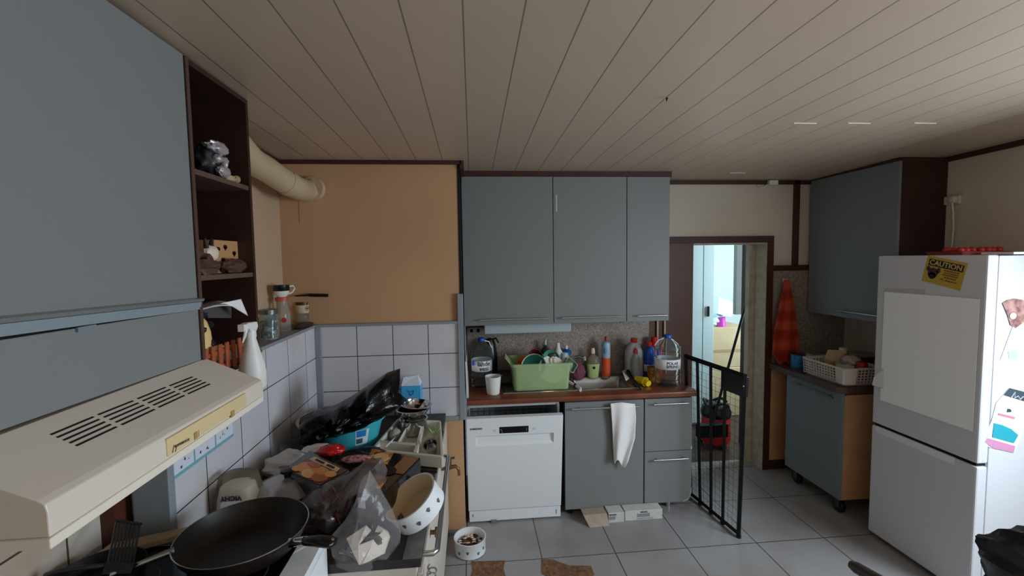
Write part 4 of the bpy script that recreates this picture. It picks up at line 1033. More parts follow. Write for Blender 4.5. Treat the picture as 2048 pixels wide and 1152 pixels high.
# slots
def htop(px, py):    # intersect pixel ray with the hood top plane
    P0 = Vector((XF, HN, 1.411)); P1 = Vector((XF, HFAR, 1.411)); P2 = Vector((-.666, HN, 1.344))
    nr = (P1-P0).cross(P2-P0).normalized()
    d = at(px, py, Y=1.0)-Vector((0, 0, CAMZ)); o_ = Vector((0, 0, CAMZ))
    return o_+d*((P0-o_).dot(nr)/d.dot(nr)), (nr if nr.z > 0 else -nr)
sl = [[((101, 870), (187, 834)), ((196, 830), (266, 802)), ((275, 798), (331, 775)), ((339, 772), (385, 754))],
      [((152, 892), (233, 854)), ((243, 850), (309, 819)), ((317, 815), (369, 791)), ((376, 788), (420, 768))]]
m = MB()
for g in range(4):
    (a0, a1), (b0, b1) = sl[0][g], sl[1][g]
    for r_ in range(5):
        u = r_/4
        p0_ = (a0[0]+(b0[0]-a0[0])*u, a0[1]+(b0[1]-a0[1])*u); p1_ = (a1[0]+(b1[0]-a1[0])*u, a1[1]+(b1[1]-a1[1])*u)
        P, nr = htop(*p0_); Q, _ = htop(*p1_)
        sd = (Q-P).cross(nr).normalized()*.0022
        m.prism([P-sd+nr*.0008, Q-sd+nr*.0008, Q+sd+nr*.0008, P+sd+nr*.0008], -nr*.004)
o = m.build('vent_slots', DARK, t)
# control strip
def hfr(px, py): return at(px, py, X=-.6505)
y0_, y1_ = hfr(334, 905).y, hfr(492, 806).y
zz = lambda y, f: (1.290+(y-HN)/(HFAR-HN)*.006)*(1-f)+(1.345-.012)*f
m = MB(); m.hexa([(-.655, y0_, zz(y0_, 0)), (-.6485, y0_, zz(y0_, 0)), (-.6485, y1_, zz(y1_, 0)), (-.655, y1_, zz(y1_, 0)),
                  (-.655, y0_, zz(y0_, .95)), (-.6485, y0_, zz(y0_, .95)), (-.6485, y1_, zz(y1_, .95)), (-.655, y1_, zz(y1_, .95))])
cs = m.build('control_strip', YELLOWED, t, bevel=.002)
for px, py in ((389, 871), (462, 828)):
    p = hfr(px, py); MB().box(-.6488, -.6465, p.y-.006, p.y+.006, p.z-.008, p.z+.008).build('slider_switch', M('switch_ochre', (176, 140, 84), .5), cs)
    MB().box(-.6486, -.6480, p.y+.012, p.y+.013, p.z-.008, p.z+.008).build('scale_mark', M('print_brown', (90, 70, 50), .5), cs)
p = hfr(362, 886)
text('KUPPERBUSCH', .0075, (-.6480, p.y, p.z), (0, 1, -.07), (0, 0, 1), M('print_brown', (90, 70, 50), .5), cs, 'brand_lettering')
p = hfr(346, 898); MB().tube([(-.648, p.y-.006, p.z-.006), (-.648, p.y, p.z+.008), (-.648, p.y+.008, p.z+.002), (-.648, p.y+.003, p.z-.008)], .0012, 6).build('logo_mark', M('print_brown', (90, 70, 50), .5), cs)
# sticker sheet on the tiles under the hood
pA, pB, pC, pD = at(337, 930, X=XT+.001), at(466, 850, X=XT+.001), at(463, 880, X=XT+.001), at(337, 968, X=XT+.001)
t = thing('sticker_sheet', 'teal bordered picture card of small drawings stuck on the tiles under the hood', 'poster', (XT, (pA.y+pB.y)/2, pD.z))
zlo, zhi = pD.z, pD.z+.075
MB().box(XT, XT+.0015, pA.y, pB.y, zlo, zhi).build('card', M('card_teal', (120, 180, 188), .5), t)
W_ = (pB.y-pA.y)/3; m = MB()
for k in range(3): m.box(XT+.0014, XT+.0022, pA.y+W_*k+.006, pA.y+W_*(k+1)-.003, zlo+.012, zhi-.005)
m.build('picture_panels', M('card_pale', (222, 226, 236), .5), t)
random.seed(5); m = MB(); m2 = MB(); m3 = MB()
for k in range(3):
    for j in range(7):
        y = pA.y+W_*k+.014+random.random()*(W_-.030); z = zlo+.018+random.random()*.045; s_ = random.uniform(.002, .005)
        (m, m2, m3)[random.randrange(3)].prism([(XT+.0021, y-s_, z-s_*.4), (XT+.0021, y+s_*.6, z-s_), (XT+.0021, y+s_, z+s_*.7), (XT+.0021, y-s_*.3, z+s_)], (.0006, 0, 0))
m.build('drawings', M('draw_dark', (40, 60, 70), .6), t); m2.build('drawings', M('draw_red', (150, 80, 90), .6), t); m3.build('drawings', M('draw_grey', (150, 160, 176), .6), t)

# ------------------------------------------------------------------ old cooking range along the left wall
ZR = .775
XRG = -.178
t = thing('cooking_range', 'old wood fired range with steel rail and worn white front, buried under clutter', 'range', (-.55, 2.0, 0))
IRON = M('iron_top', (70, 66, 64), .45, metal=.4, var=.4, vs=14)
MB().box(XT+.002, XRG-.012, 1.352, YC-.03, .04, ZR-.03).build('body', M('range_enamel', (214, 204, 190), .35, var=.12, vs=8), t, bevel=.004)
MB().box(XRG-.012, XRG+.004, 1.352, YC-.03, .10, ZR-.05).build('front_panel', M('range_enamel', (214, 204, 190), .35), t, bevel=.003)
MB().box(XT+.002, XRG, 1.350, YC-.028, ZR-.03, ZR).build('top_plate', IRON, t, bevel=.003)
MB().box(XRG-.055, XRG+.002, 1.350, 2.2, ZR, ZR+.003).build('edge_plate', M('worn_steel', (142, 138, 132), .35, metal=.8, var=.35, vs=20), t)
ra = at(808, 1085, Z=ZR-.01)
rx = XRG+.045
MB().tube([(XRG, 1.40, ZR-.02), (rx-.012, 1.40, ZR-.02), (rx, 1.415, ZR-.02), (rx, 2.10, ZR-.02), (rx-.012, 2.115, ZR-.02), (XRG, 2.115, ZR-.02)], .0095, 12).build('towel_rail', STEEL, t, smooth=True)
a = at(843, 1067, X=XRG+.02)
BR = M('old_brass', (122, 92, 62), .4, metal=.7)
m = MB(); m.cyl((XRG, 1.60, .70), (XRG+.022, 1.60, .70), .008); m.cyl((XRG+.022, 1.60, .70), (XRG+.03, 1.60, .70), .018)
m.build('damper_knob', BR, t, smooth=True)
m = MB(); m.cyl((XRG, 1.92, .68), (XRG+.022, 1.92, .68), .006); m.cyl((XRG+.022, 1.92, .68), (XRG+.028, 1.92, .68), .012)
m.build('damper_knob', BR, t, smooth=True)
# brass water tap sticking out of the side of the tank
tp = Vector((XRG, 2.18, .66))
tpb = MB().tube([tp, tp+Vector((.035, 0, .005)), tp+Vector((.075, 0, .012)), tp+Vector((.09, 0, -.005)), tp+Vector((.092, 0, -.035))], [.007, .011, .009, .008, .007], 12).build('water_tap', BR, t, smooth=True)
m = MB(); m.cyl(tp+Vector((.05, 0, .012)), tp+Vector((.05, 0, .05)), .006); m.cyl(tp+Vector((.028, 0, .052)), tp+Vector((.072, 0, .056)), .0055); m.build('handle', BR, tpb, smooth=True)
m = MB(); m.tube([(XRG+.03+.014*math.sin(q), 1.30+.004*q, .71+.014*math.cos(q)) for q in [k*.5 for k in range(50)]], .003, 6)
m.build('coil_handle', STEEL, t, smooth=True)

# electric cooker under the hood
ZS = .875
cr = at(658, 1068, Z=ZS)
t = thing('electric_cooker', 'white enamel electric cooker with black hob under the extractor hood', 'cooker', (-.75, 1.05, 0))
MB().box(XT-.12, cr.x-.006, .60, cr.y-.004, .05, ZS-.02).build('body', WHITE, t, bevel=.004)
MB().rbox([(0, 0, 0, 0), (.335, .375, 0, .012), (.338, .378, .006, .014), (.338, .378, .018, .014), (.332, .372, .024, .012), (0, 0, .024, 0)], c=(cr.x-.338, cr.y-.378, ZS-.022)).build('hob_frame', WHITE, t, smooth=True)
hob = MB().box(cr.x-.60, cr.x-.072, cr.y-.72, cr.y-.012, ZS+.0005, ZS+.005).build('hob_glass', M('hob_black', (8, 8, 9), .12), t, bevel=.002)
for x, y, r_ in ((-.20, -.17, .09), (-.20, -.45, .075), (-.46, -.17, .075), (-.46, -.45, .09)):
    MB().lathe([(r_-.002, .0052), (r_, .0056), (r_+.002, .0052)], (cr.x+x, cr.y+y, ZS), seg=40).build('ring', M('ring_grey', (70, 70, 72), .3), hob, smooth=True)
# big frying pan
PC = Vector((-.655, 1.272, .886)); PR = .166
t = thing('frying_pan', 'large black frying pan with steel rim on the cooker front ring', 'pan', PC)
PANM = M('nonstick', (20, 17, 15), .42, var=.5, vs=9, rgb2=(38, 30, 25), spec=.4)
MB().lathe([(0, 0), (.11, 0), (.135, .012), (.158, .045), (PR, .066), (PR-.003, .067), (.154, .046), (.130, .014), (.108, .004), (0, .004)], PC, seg=64).build('pan', PANM, t, smooth=True)
MB().tube([(PC.x+PR*math.cos(k*2*PI/48), PC.y+PR*math.sin(k*2*PI/48), PC.z+.067) for k in range(49)], .0016, 6).build('rim', STEEL, t, smooth=True)
hd = at(670, 1088, Z=.955); d_ = Vector((hd.x-PC.x, hd.y-PC.y, 0)).normalized()
s0 = PC+d_*(PR-.012)+Vector((0, 0, .05)); s1 = PC+d_*(PR+.035)+Vector((0, 0, .062)); s2 = Vector((hd.x, hd.y, .957))
side = Vector((-d_.y, d_.x, 0))
m = MB()
hp = [(0, .011, .010), (.12, .017, .011), (.45, .020, .012), (.8, .022, .011), (.95, .020, .009), (1.0, .010, .005)]
rings = []
for u, w_, h_ in hp:
    c_ = s1.lerp(s2, u)+Vector((0, 0, .004*math.sin(u*PI)))
    rings.append([m.v(c_+side*w_*math.cos(q)+Vector((0, 0, h_*math.sin(q)))) for q in [k*2*PI/14 for k in range(14)]])
for a_, b_ in zip(rings, rings[1:]):
    for k in range(14): m.f([a_[k], a_[(k+1) % 14], b_[(k+1) % 14], b_[k]])
m.f(rings[0]); m.f(rings[-1])
hh_ = m.build('handle', BLACK, t, smooth=True)
MB().tube([s0, s1], [.012, .011], 12).build('bracket', CHROME, t, smooth=True)
e = s1.lerp(s2, .93)+Vector((0, 0, .0115)); MB().cyl(e-Vector((0, 0, .002)), e+Vector((0, 0, .0005)), .0045).build('hanging_eye', STEEL, hh_)
# second dark pan with a long steel handle behind
P2 = Vector((-.955, 1.16, .886))
t = thing('saucepan', 'shallow black pan with long steel handle left of the big frying pan', 'pan', P2)
MB().lathe([(0, 0), (.085, 0), (.095, .01), (.10, .045), (.097, .045), (.09, .012), (0, .005)], P2, seg=40).build('pan', PANM, t, smooth=True)
a, b = at(222, 1151, Z=.93), at(350, 1100, Z=.95)
MB().tube([a+Vector((.0, -.0, -.01)), a, b], [.006, .007, .009], 10).build('handle', STEEL, t, smooth=True)
# slotted turner / spaghetti server with handle to the left
t = thing('slotted_turner', 'black slotted turner lying on the pans with its handle pointing left', 'turner', at(240, 1110, Z=.94))
hb0 = [at(x, y, Z=.945) for x, y in ((212, 1128), (268, 1132), (284, 1080), (232, 1072))]
m = MB()
for k in range(8):
    u0, u1 = k/8+.02, (k+.62)/8+.02
    A_, B_ = hb0[3].lerp(hb0[2], u0), hb0[3].lerp(hb0[2], u1); C_, D_ = hb0[0].lerp(hb0[1], u1), hb0[0].lerp(hb0[1], u0)
    A_ = A_+Vector((0, 0, .045)); B_ = B_+Vector((0, 0, .045))
    m.prism([D_, C_, B_, A_], (.0015, .0015, .003))
P0_, P1_ = at(204, 1152, Z=.93), at(262, 1150, Z=.93)
m.prism([P0_, P1_, hb0[1]+Vector((0, 0, .002)), hb0[0]+Vector((0, 0, .002))], (0, 0, .004))
A_, B_ = hb0[3]+Vector((0, 0, .045)), hb0[2]+Vector((0, 0, .045)); m.tube([A_, B_], .004, 6)
m.build('blade', BLACK, t)
MB().tube([at(208, 1131, Z=.942), at(160, 1136, Z=.955), at(120, 1142, Z=.955), at(92, 1150, Z=.94)], [.006, .0055, .006, .006], 10).build('handle', M('turner_handle', (44, 42, 44), .35), t, smooth=True)
# pale board / tray edge at the cooker back
a, b, c_, d_ = at(205, 1090, Z=.90), at(345, 1072, Z=.90), at(350, 1088, Z=.90), at(120, 1152, Z=.90)
o = MB().prism([(-.975, 1.30, .886), (-.76, 1.405, .886), (-.77, 1.425, .886), (-1.05, 1.325, .886), (-1.05, 1.20, .886)], (0, 0, .018)).build('wooden_tray', M('pale_wood', (190, 164, 128), .55, var=.15, vs=10), bevel=.003)
tag(o, 'pale wooden tray edge behind the pans at the back of the cooker', 'tray')

# ------------------------------------------------------------------ clutter heaped on the range
# upturned jug reading VICHY upside down
v0 = at(462, 1010, Z=.80)
t = thing('plastic_jug', 'upturned white container inside a clear shell, printed VICHY upside down', 'container', (-.83, 1.655, ZR))
vx, vy = -.838, 1.60
zv = at(470, 975, Y=vy-.03).z
MB().rbox([(0, 0, 0, 0), (.062, .048, 0, .03), (.058, .045, .10, .03), (.050, .038, zv-ZR-.006, .03), (.040, .03, zv-ZR, .028), (0, 0, zv-ZR, 0)], c=(vx, vy, ZR)).build('inner_tub', WHITEP, t, smooth=True)
text('VICHY', .024, (vx-.0, vy-.0455, zv-.030), (-1, 0, 0), (0, 0, -1), INK, t, 'lettering')
MB().rbox([(.072, .056, 0, .03), (.068, .053, .12, .03), (.058, .045, zv-ZR+.025, .03), (.045, .034, zv-ZR+.035, .03), (0, 0, zv-ZR+.036, 0)], c=(vx, vy+.01, ZR)).build('clear_shell', M('dusty_clear', (226, 214, 196), .15, trans=.9, ior=1.1), t, smooth=True)
# pot with domed grey lid
lc = at(575, 965, Z=.88)
t = thing('lidded_pot', 'dark pot with a domed grey metal lid and black knob by the tiled wall', 'pot', (lc.x, lc.y, ZR))
MB().lathe([(0, 0), (.105, 0), (.115, .01), (.118, .085), (0, .085)], (lc.x, lc.y, ZR), seg=40).build('pot', BLACKM, t, smooth=True)
ld = MB().lathe([(.124, .085), (.126, .09), (.112, .094), (.085, .112), (.045, .124), (0, .127)], (lc.x, lc.y, ZR), seg=44).build('lid', M('smoky_lid', (176, 172, 172), .2, metal=.5), t, smooth=True)
MB().lathe([(0, .125), (.010, .125), (.012, .138), (.022, .146), (.022, .154), (0, .158)], (lc.x, lc.y, ZR), seg=24).build('knob', BLACK, ld, smooth=True)
# glass bowl and white crumpled sack near the wall
gc = at(600, 893, Z=.86)
t = thing('glass_bowl', 'clear glass bowl at the wall in front of the beige basin', 'bowl', (gc.x, gc.y, ZR))
MB().lathe([(0, 0), (.05, 0), (.075, .03), (.085, .075), (.082, .075), (.072, .032), (.048, .004), (0, .004)], (gc.x, gc.y, ZR+.02), seg=36).build('bowl', M('bowl_glass', (210, 220, 220), .05, trans=.92, ior=1.3), t, smooth=True)
put('white_sack', MB().blob((at(572, 920, Z=.85).x, at(572, 920, Z=.85).y, ZR+.05), (.085, .075, .055), .35, 2.5, 11, flat=.049), M('white_sack', (206, 200, 196), .6), 'white crumpled paper sack between the lid and the glass bowl', 'sack')
# beige basin with teal tub
bc = at(672, 852, Z=.86)
bX, bY = -.70, 2.33
t = thing('beige_basin', 'beige oval plastic basin in the corner holding the teal tub', 'basin', (bX, bY, ZR))
BEI = M('beige_plastic', (214, 202, 180), .4)
MB().lathe([(0, 0), (.15, 0), (.17, .02), (.19, .115), (.205, .12), (.205, .126), (.184, .124), (.162, .024), (0, .01)], (bX, bY, ZR), seg=48, sy=1.0).build('basin', BEI, t, smooth=True)
TEALT = M('turquoise_plastic', (64, 176, 190), .3)
tX, tY = -.625, 2.215
t = thing('teal_tub', 'turquoise plastic tub with a printed sticker, under the black bag', 'tub', (tX, tY, ZR))
MB().lathe([(0, .004), (.125, .004), (.135, .02), (.165, .135), (.178, .14), (.178, .146), (.158, .144), (.130, .024), (0, .014)], (tX, tY, ZR+.012), seg=48, sy=.82).build('tub', TEALT, t, smooth=True)
def tubpt(q, z, dr=.0012):
    r_ = .135+(.165-.135)*(z-.02)/.115+dr
    return Vector((tX+r_*math.sin(q), tY-r_*.82*math.cos(q), ZR+.012+z))
m = MB(); m.sheet(lambda u, v: tubpt(.42+.42*u, .045+.075*v), 10, 4); stk = m.build('sticker', M('sticker_white', (214, 222, 226), .4), t, smooth=True)
m = MB(); m.sheet(lambda u, v: tubpt(.45+.30*u, .085+.033*v, .002), 8, 3); m.build('print_patch', M('sticker_blue', (40, 130, 196), .4), stk, smooth=True)
m = MB(); m.sheet(lambda u, v: tubpt(.45+.20*u, .052+.025*v, .002), 8, 3); m.build('print_patch', M('sticker_navy', (70, 90, 110), .4), stk, smooth=True)
# black garbage bag draped over
GARB = M('black_bag_film', (7, 7, 9), .24, bump=.9, bs=38, spec=.35)
t = thing('garbage_bag', 'glossy black plastic bag slumped over the turquoise tub with one peak against the tiles', 'bag', (-.6, 2.3, ZR+.13))
prof_pts = [(598, 870), (600, 835), (625, 822), (650, 820), (668, 812), (690, 800), (715, 785), (745, 765), (775, 745), (800, 737), (800, 760), (797, 785), (815, 800), (790, 820), (770, 830), (742, 846), (710, 858), (682, 866), (662, 864), (648, 862), (640, 885), (615, 888)]
def bagsurf(center, outline, base_y, thick, seed, n=6):
    """a puffed crumpled form whose outline follows pixel outline at depth base_y, modelled with real thickness"""
    m = MB(); pts = [at(x, y, Y=base_y) for x, y in outline]
    c0_ = sum(pts, Vector())/len(pts) if center is None else at(*center, Y=base_y)
    N_ = len(pts); so = Vector((seed*3.3, seed, 0))
    # densify outline
    dense = []
    for i in range(N_):
        for k in range(3): dense.append(pts[i].lerp(pts[(i+1) % N_], k/3))
    N_ = len(dense)
    for sgn in (-1, 1):
        rings = []
        for j in range(n+1):
            s_ = 1-j/n; ring = []
            for p in dense:
                q = c0_+(p-c0_)*s_
                th = thick*math.sqrt(max(0, 1-s_*s_))
                nn = noise.noise(q*16+so)*.8+(1-2*abs(noise.noise(q*26+so)))*.55
                q = q+Vector((0, sgn*th*(1+.55*nn), 0))+Vector((noise.noise(q*22+so*2), 0, noise.noise(q*22-so)))*.008*(1-s_)*3
                ring.append(m.v(q))
            rings.append(ring)
        for a_, b_ in zip(rings, rings[1:]):
            for k in range(N_): m.f([a_[k], a_[(k+1) % N_], b_[(k+1) % N_], b_[k]])
    bmesh.ops.remove_doubles(m.bm, verts=m.bm.verts, dist=.0004)
    return m
bagsurf((690, 835), prof_pts, 2.17, .12, 3, 10).build('bag', GARB, t, smooth=True)
a = at(590, 868, Y=2.02)
bagsurf(None, [(595, 885), (598, 850), (612, 838), (640, 832), (662, 838), (660, 862), (640, 868), (625, 890), (608, 892)], 2.05, .045, 5, 6).build('bag_fold', GARB, t, smooth=True)
o = MB().prism([at(693, 833, Y=2.13), at(698, 829, Y=2.13), at(730, 807, Y=2.13), at(738, 823, Y=2.13), at(700, 832, Y=2.13)], (0, .004, 0)).build('paper_scrap', PAPER)
tag(o, 'white paper scrap resting on the black bag', 'paper')
# blue paper bag with a swan like scribble
x0, x1 = at(802, 790, Y=2.56).x, at(842, 790, Y=2.56).x
z0_, z1_, z2_ = at(820, 812, Y=2.56).z, at(820, 772, Y=2.56).z, at(820, 756, Y=2.56).z
t = thing('blue_packet', 'bright blue and white paper packet standing against the tiles', 'packet', ((x0+x1)/2, 2.6, ZR))
MB().box(x0, x1, 2.56, 2.64, ZR, z1_).build('packet', M('cyan_print', (72, 170, 222), .4), t, bevel=.004)
MB().hexa([(x0, 2.56, z1_), (x1, 2.56, z1_), (x1, 2.64, z1_), (x0, 2.64, z1_), (x0+.012, 2.585, z2_), (x1-.02, 2.60, z2_+.005), (x1-.02, 2.615, z2_+.005), (x0+.012, 2.61, z2_)]).build('folded_top', M('packet_white', (214, 222, 230), .5), t, bevel=.003)
bc_ = M('navy_print', (30, 50, 130), .5)
xc, zc_ = (x0+x1)/2, (z0_+z1_)/2+.01
MB().tube([(xc-.02, 2.5595, zc_+.022), (xc-.008, 2.5595, zc_+.012), (xc+.004, 2.5595, zc_+.018), (xc+.016, 2.5595, zc_+.022), (xc+.010, 2.5595, zc_+.002), (xc-.002, 2.5595, zc_-.006), (xc-.012, 2.5595, zc_+.006)], .0018, 6).build('printed_emblem', bc_, t)
MB().tube([(xc-.018, 2.5595, zc_-.020), (xc+.018, 2.5595, zc_-.016)], .0028, 6).build('printed_stroke', M('pink_print', (214, 150, 190), .5), t)
MB().tube([(xc-.016, 2.5595, zc_-.028), (xc+.014, 2.5595, zc_-.027)], .002, 6).build('printed_stroke', bc_, t)
# cutlery tray
TRAYM = M('tray_ivory', (222, 216, 202), .4)
zT = .845
q1, q2, q3, q4 = at(745, 898, Z=zT), at(796, 838, Z=zT), at(880, 842, Z=zT), at(884, 912, Z=zT)
t = thing('cutlery_tray', 'ivory plastic cutlery tray with compartments at the range edge', 'tray', ((q1.x+q4.x)/2, (q1.y+q2.y)/2, zT-.055))
def bil(u, v, z): 
    p = q1.lerp(q4, u).lerp(q2.lerp(q3, u), v); return Vector((p.x, p.y, z))
m = MB()
def wallseg(u0, v0, u1, v1, w_=.012, ht=zT, lo=zT-.052):
    du, dv = (u1-u0), (v1-v0); ln = math.hypot(du, dv); nu, nv = -dv/ln*w_, du/ln*w_
    m.hexa([bil(u0-nu, v0-nv, lo), bil(u1-nu, v1-nv, lo), bil(u1+nu, v1+nv, lo), bil(u0+nu, v0+nv, lo),
            bil(u0-nu, v0-nv, ht), bil(u1-nu, v1-nv, ht), bil(u1+nu, v1+nv, ht), bil(u0+nu, v0+nv, ht)])
for s_ in ((0, 0, 1, 0), (1, 0, 1, 1), (1, 1, 0, 1), (0, 1, 0, 0)): wallseg(*s_, w_=.022)
wallseg(.30, .24, .30, 1); wallseg(.62, 0, .62, 1, .03); wallseg(0, .24, .62, .24, .03)
m.hexa([bil(0, 0, zT-.055), bil(1, 0, zT-.055), bil(1, 1, zT-.055), bil(0, 1, zT-.055), bil(0, 0, zT-.050), bil(1, 0, zT-.050), bil(1, 1, zT-.050), bil(0, 1, zT-.050)])
m.build('tray', TRAYM, t, bevel=.003)
# a dark carton below lifting the tray
o = MB().hexa([(-.46, 1.99, ZR), (-.17, 1.90, ZR), (-.17, 2.36, ZR), (-.43, 2.42, ZR), (-.46, 1.99, zT-.057), (-.17, 1.90, zT-.057), (-.17, 2.36, zT-.057), (-.43, 2.42, zT-.057)]).build('dark_carton', M('dark_carton', (44, 38, 36), .6), bevel=.003)
tag(o, 'dark box under the ivory cutlery tray', 'box')
# bowls and saucepan in the tray
bp = bil(.42, .86, zT)
SH = M('polished_steel', (206, 206, 208), .1, metal=1)
sc_ = Vector((bp.x, bp.y, zT-.048))
t = thing('steel_saucepan', 'small polished steel saucepan in the back of the cutlery tray under two bowls', 'saucepan', sc_)
MB().lathe([(0, 0), (.062, 0), (.068, .006), (.070, .075), (.074, .078), (.066, .078), (.062, .008), (0, .006)], sc_, seg=40).build('pan', SH, t, smooth=True)
MB().tube([sc_+Vector((.01, -.07, .05)), sc_+Vector((.012, -.085, .05)), sc_+Vector((.012, -.088, .03)), sc_+Vector((.010, -.07, .022))], .005, 8).build('handle', SH, t, smooth=True)
for n, (dz_, r_, ox, oy) in enumerate(((.079, .082, -.004, .004), (.099, .080, .008, .03))):
    c_ = sc_+Vector((ox, oy, dz_))
    T = Matrix.Translation(c_) @ Euler((R(4*n-3), R(5*n), 0)).to_matrix().to_4x4()
    o = MB(T).lathe([(0, 0), (.045, 0), (.070, .022), (r_, .046), (r_+.004, .046), (r_-.004, .048), (.068, .024), (.043, .003), (0, .003)], seg=40).build('steel_bowl', SH, smooth=True)
    tag(o, ('polished steel bowl sitting on the small saucepan', 'topmost polished steel bowl of the stack')[n], 'bowl', 'stacked steel bowls')
c_ = bil(.84, .28, zT-.048)
t = thing('measuring_cup', 'small polished steel cup lying tilted in the right compartment of the tray', 'cup', c_)
T = Matrix.Translation(c_+Vector((0, 0, .028))) @ Euler((R(28), R(-10), 0)).to_matrix().to_4x4()
MB(T).lathe([(0, -.026), (.022, -.026), (.024, -.02), (.032, .024), (.037, .026), (.030, .026), (.021, -.02), (0, -.022)], seg=32).build('cup', SH, t, smooth=True)
# spring onion greens
c_ = bil(.88, .66, zT-.046)
t = thing('spring_onion', 'tuft of pale green onion shoots in the right compartment', 'vegetable', c_)
GRN = M('onion_green', (176, 204, 130), .5)
random.seed(9)
for k in range(9):
    a_ = random.uniform(0, 2*PI); MB().tube([c_+Vector((0, -.03, .01)), c_+Vector((.004*math.cos(a_), -.005, .03)), c_+Vector((.03*math.cos(a_), .03*math.sin(a_)+.01, .055+.01*random.random()))], [.004, .003, .001], 6).build('shoot', GRN, t, smooth=True)
# round brush
c_ = bil(.14, .56, zT-.05)
t = thing('round_brush', 'pale bristled dish brush standing in the left compartment of the tray', 'brush', c_)
m = MB(); m.blob(c_+Vector((0, 0, .035)), (.028, .034, .030), .1, 3, 3)
m.build('bristles', M('bristle_grey', (176, 168, 158), .8, bump=1, bs=400), t, smooth=True)
MB().tube([at(772, 893, Z=zT+.03), c_+Vector((.006, -.02, .03))], .0032, 8).build('handle', WHITEP, t, smooth=True)
c_ = bil(.20, .88, zT-.048)
put('steel_egg_cup', MB().lathe([(0, 0), (.024, 0), (.032, .05), (.029, .05), (.021, .005), (0, .004)], c_), M('dull_steel', (150, 146, 142), .25, metal=.9), 'dull metal cup beside the brush in the tray', 'cup')
# bread packets
FOOD = cell_mat('bread_print', [(214, 134, 58), (170, 84, 36), (232, 170, 90), (120, 56, 28), (222, 190, 140)], 48, .3, detail=1, coat=.6)
FOOD2 = cell_mat('pastry_print', [(120, 72, 36), (60, 36, 22), (176, 124, 70), (30, 20, 16), (206, 166, 110)], 52, .3, detail=1, coat=.6)
DPK = M('dark_packet_film', (26, 20, 20), .2, coat=.8)
def quadpack(name, label, cat, pts, Z, thick, mat, prints=()):
    q = [at(x, y, Z=Z) for x, y in pts]
    t_ = thing(name, label, cat, (sum((p.x for p in q))/4, sum((p.y for p in q))/4, Z-thick))
    m_ = MB(); m_.hexa([p-Vector((0, 0, thick)) for p in q]+q); m_.build('packet', mat, t_, bevel=.006)
    return t_, q
def decal(q, uv, mat, name, parent, dz_=.0012, wob=0, seed=0):
    def bl(u, v): return q[0].lerp(q[1], u).lerp(q[3].lerp(q[2], u), v)
    pts = []
    for i in range(len(uv)):
        pts.append(bl(*uv[i])+Vector((0, 0, dz_)))
    return MB().prism(pts, (0, 0, .0012)).build(name, mat, parent)
def ell(cu, cv, ru, rv, n=16): return [(cu+ru*math.cos(k*2*PI/n), cv+rv*math.sin(k*2*PI/n)) for k in range(n)]
t, q = quadpack('bread_packet', 'black wrapped bread packet with orange roll photo beside the domed lid', 'packet', ((568, 938), (640, 972), (700, 940), (618, 900)), .925, .10, DPK)
BUN = [M('bun_orange', (222, 138, 60), .35, coat=.5), M('bun_gold', (240, 176, 84), .35, coat=.5), M('bun_brown', (176, 96, 44), .35, coat=.5)]
decal(q, [(.16, .02), (.98, .02), (.98, .66), (.16, .66)], M('photo_brown', (112, 58, 30), .35, coat=.5), 'printed_photo', t)
for k, (cu, cv, ru, rv) in enumerate(((.34, .34, .17, .22), (.56, .2, .17, .18), (.80, .24, .16, .20), (.66, .46, .18, .17), (.88, .50, .10, .15), (.44, .55, .15, .11), (.24, .16, .10, .12))):
    decal(q, ell(cu, cv, ru, rv), BUN[k % 3], 'printed_roll', t, .0026+.0004*k)
decal(q, [(.22, .66), (.9, .68), (.86, .86), (.26, .84)], M('photo_cream', (214, 186, 150), .4), 'printed_banner', t, .0026)
decal(q, [(.34, .72), (.56, .72), (.54, .80), (.34, .79)], M('script_black', (20, 16, 16), .4), 'printed_script', t, .0042)
decal(q, [(.62, .72), (.80, .73), (.78, .81), (.62, .80)], M('script_black', (20, 16, 16), .4), 'printed_script', t, .0042)
t, q = quadpack('pastry_box', 'long black food box with browned pastry photos leaning over the range edge', 'box', ((705, 985), (764, 992), (842, 914), (742, 896)), .915, .09, DPK)
decal(q, [(.02, .62), (.5, .66), (.48, .97), (.03, .97)], FOOD, 'printed_photo', t)
decal(q, [(.66, .50), (.98, .50), (.98, .96), (.72, .96)], M('wood_print', (160, 112, 66), .4, var=.4, vs=25), 'printed_wood', t)
decal(q, ell(.30, .80, .16, .10), M('roll_cream', (232, 196, 140), .35), 'printed_roll', t, .0026)
decal(q, ell(.55, .52, .26, .12), M('script_black', (20, 16, 16), .4), 'printed_pan', t, .0028)
decal(q, [(.10, .08), (.78, .12), (.74, .40), (.12, .36)], FOOD2, 'printed_photo', t)
for k, (cu, cv) in enumerate(((.25, .30), (.40, .22), (.52, .30), (.66, .2))): decal(q, ell(cu, cv, .09, .09), (BUN[1], M('curd_cream', (236, 214, 150), .4), BUN[0])[k % 3], 'printed_piece', t, .003+.0003*k)
# side of the glossy box towards the camera-right, black crinkled film
put('film_wrapper', bagsurf(None, [(780, 1005), (800, 985), (830, 965), (843, 952), (842, 975), (838, 990), (812, 1003), (795, 1020), (785, 1022), (775, 1012)], 1.69, .025, 8, 5), M('navy_film', (20, 22, 40), .2, bump=.6, bs=60), 'dark blue crinkled film wrapper along the edge of the pastry box', 'wrapper')
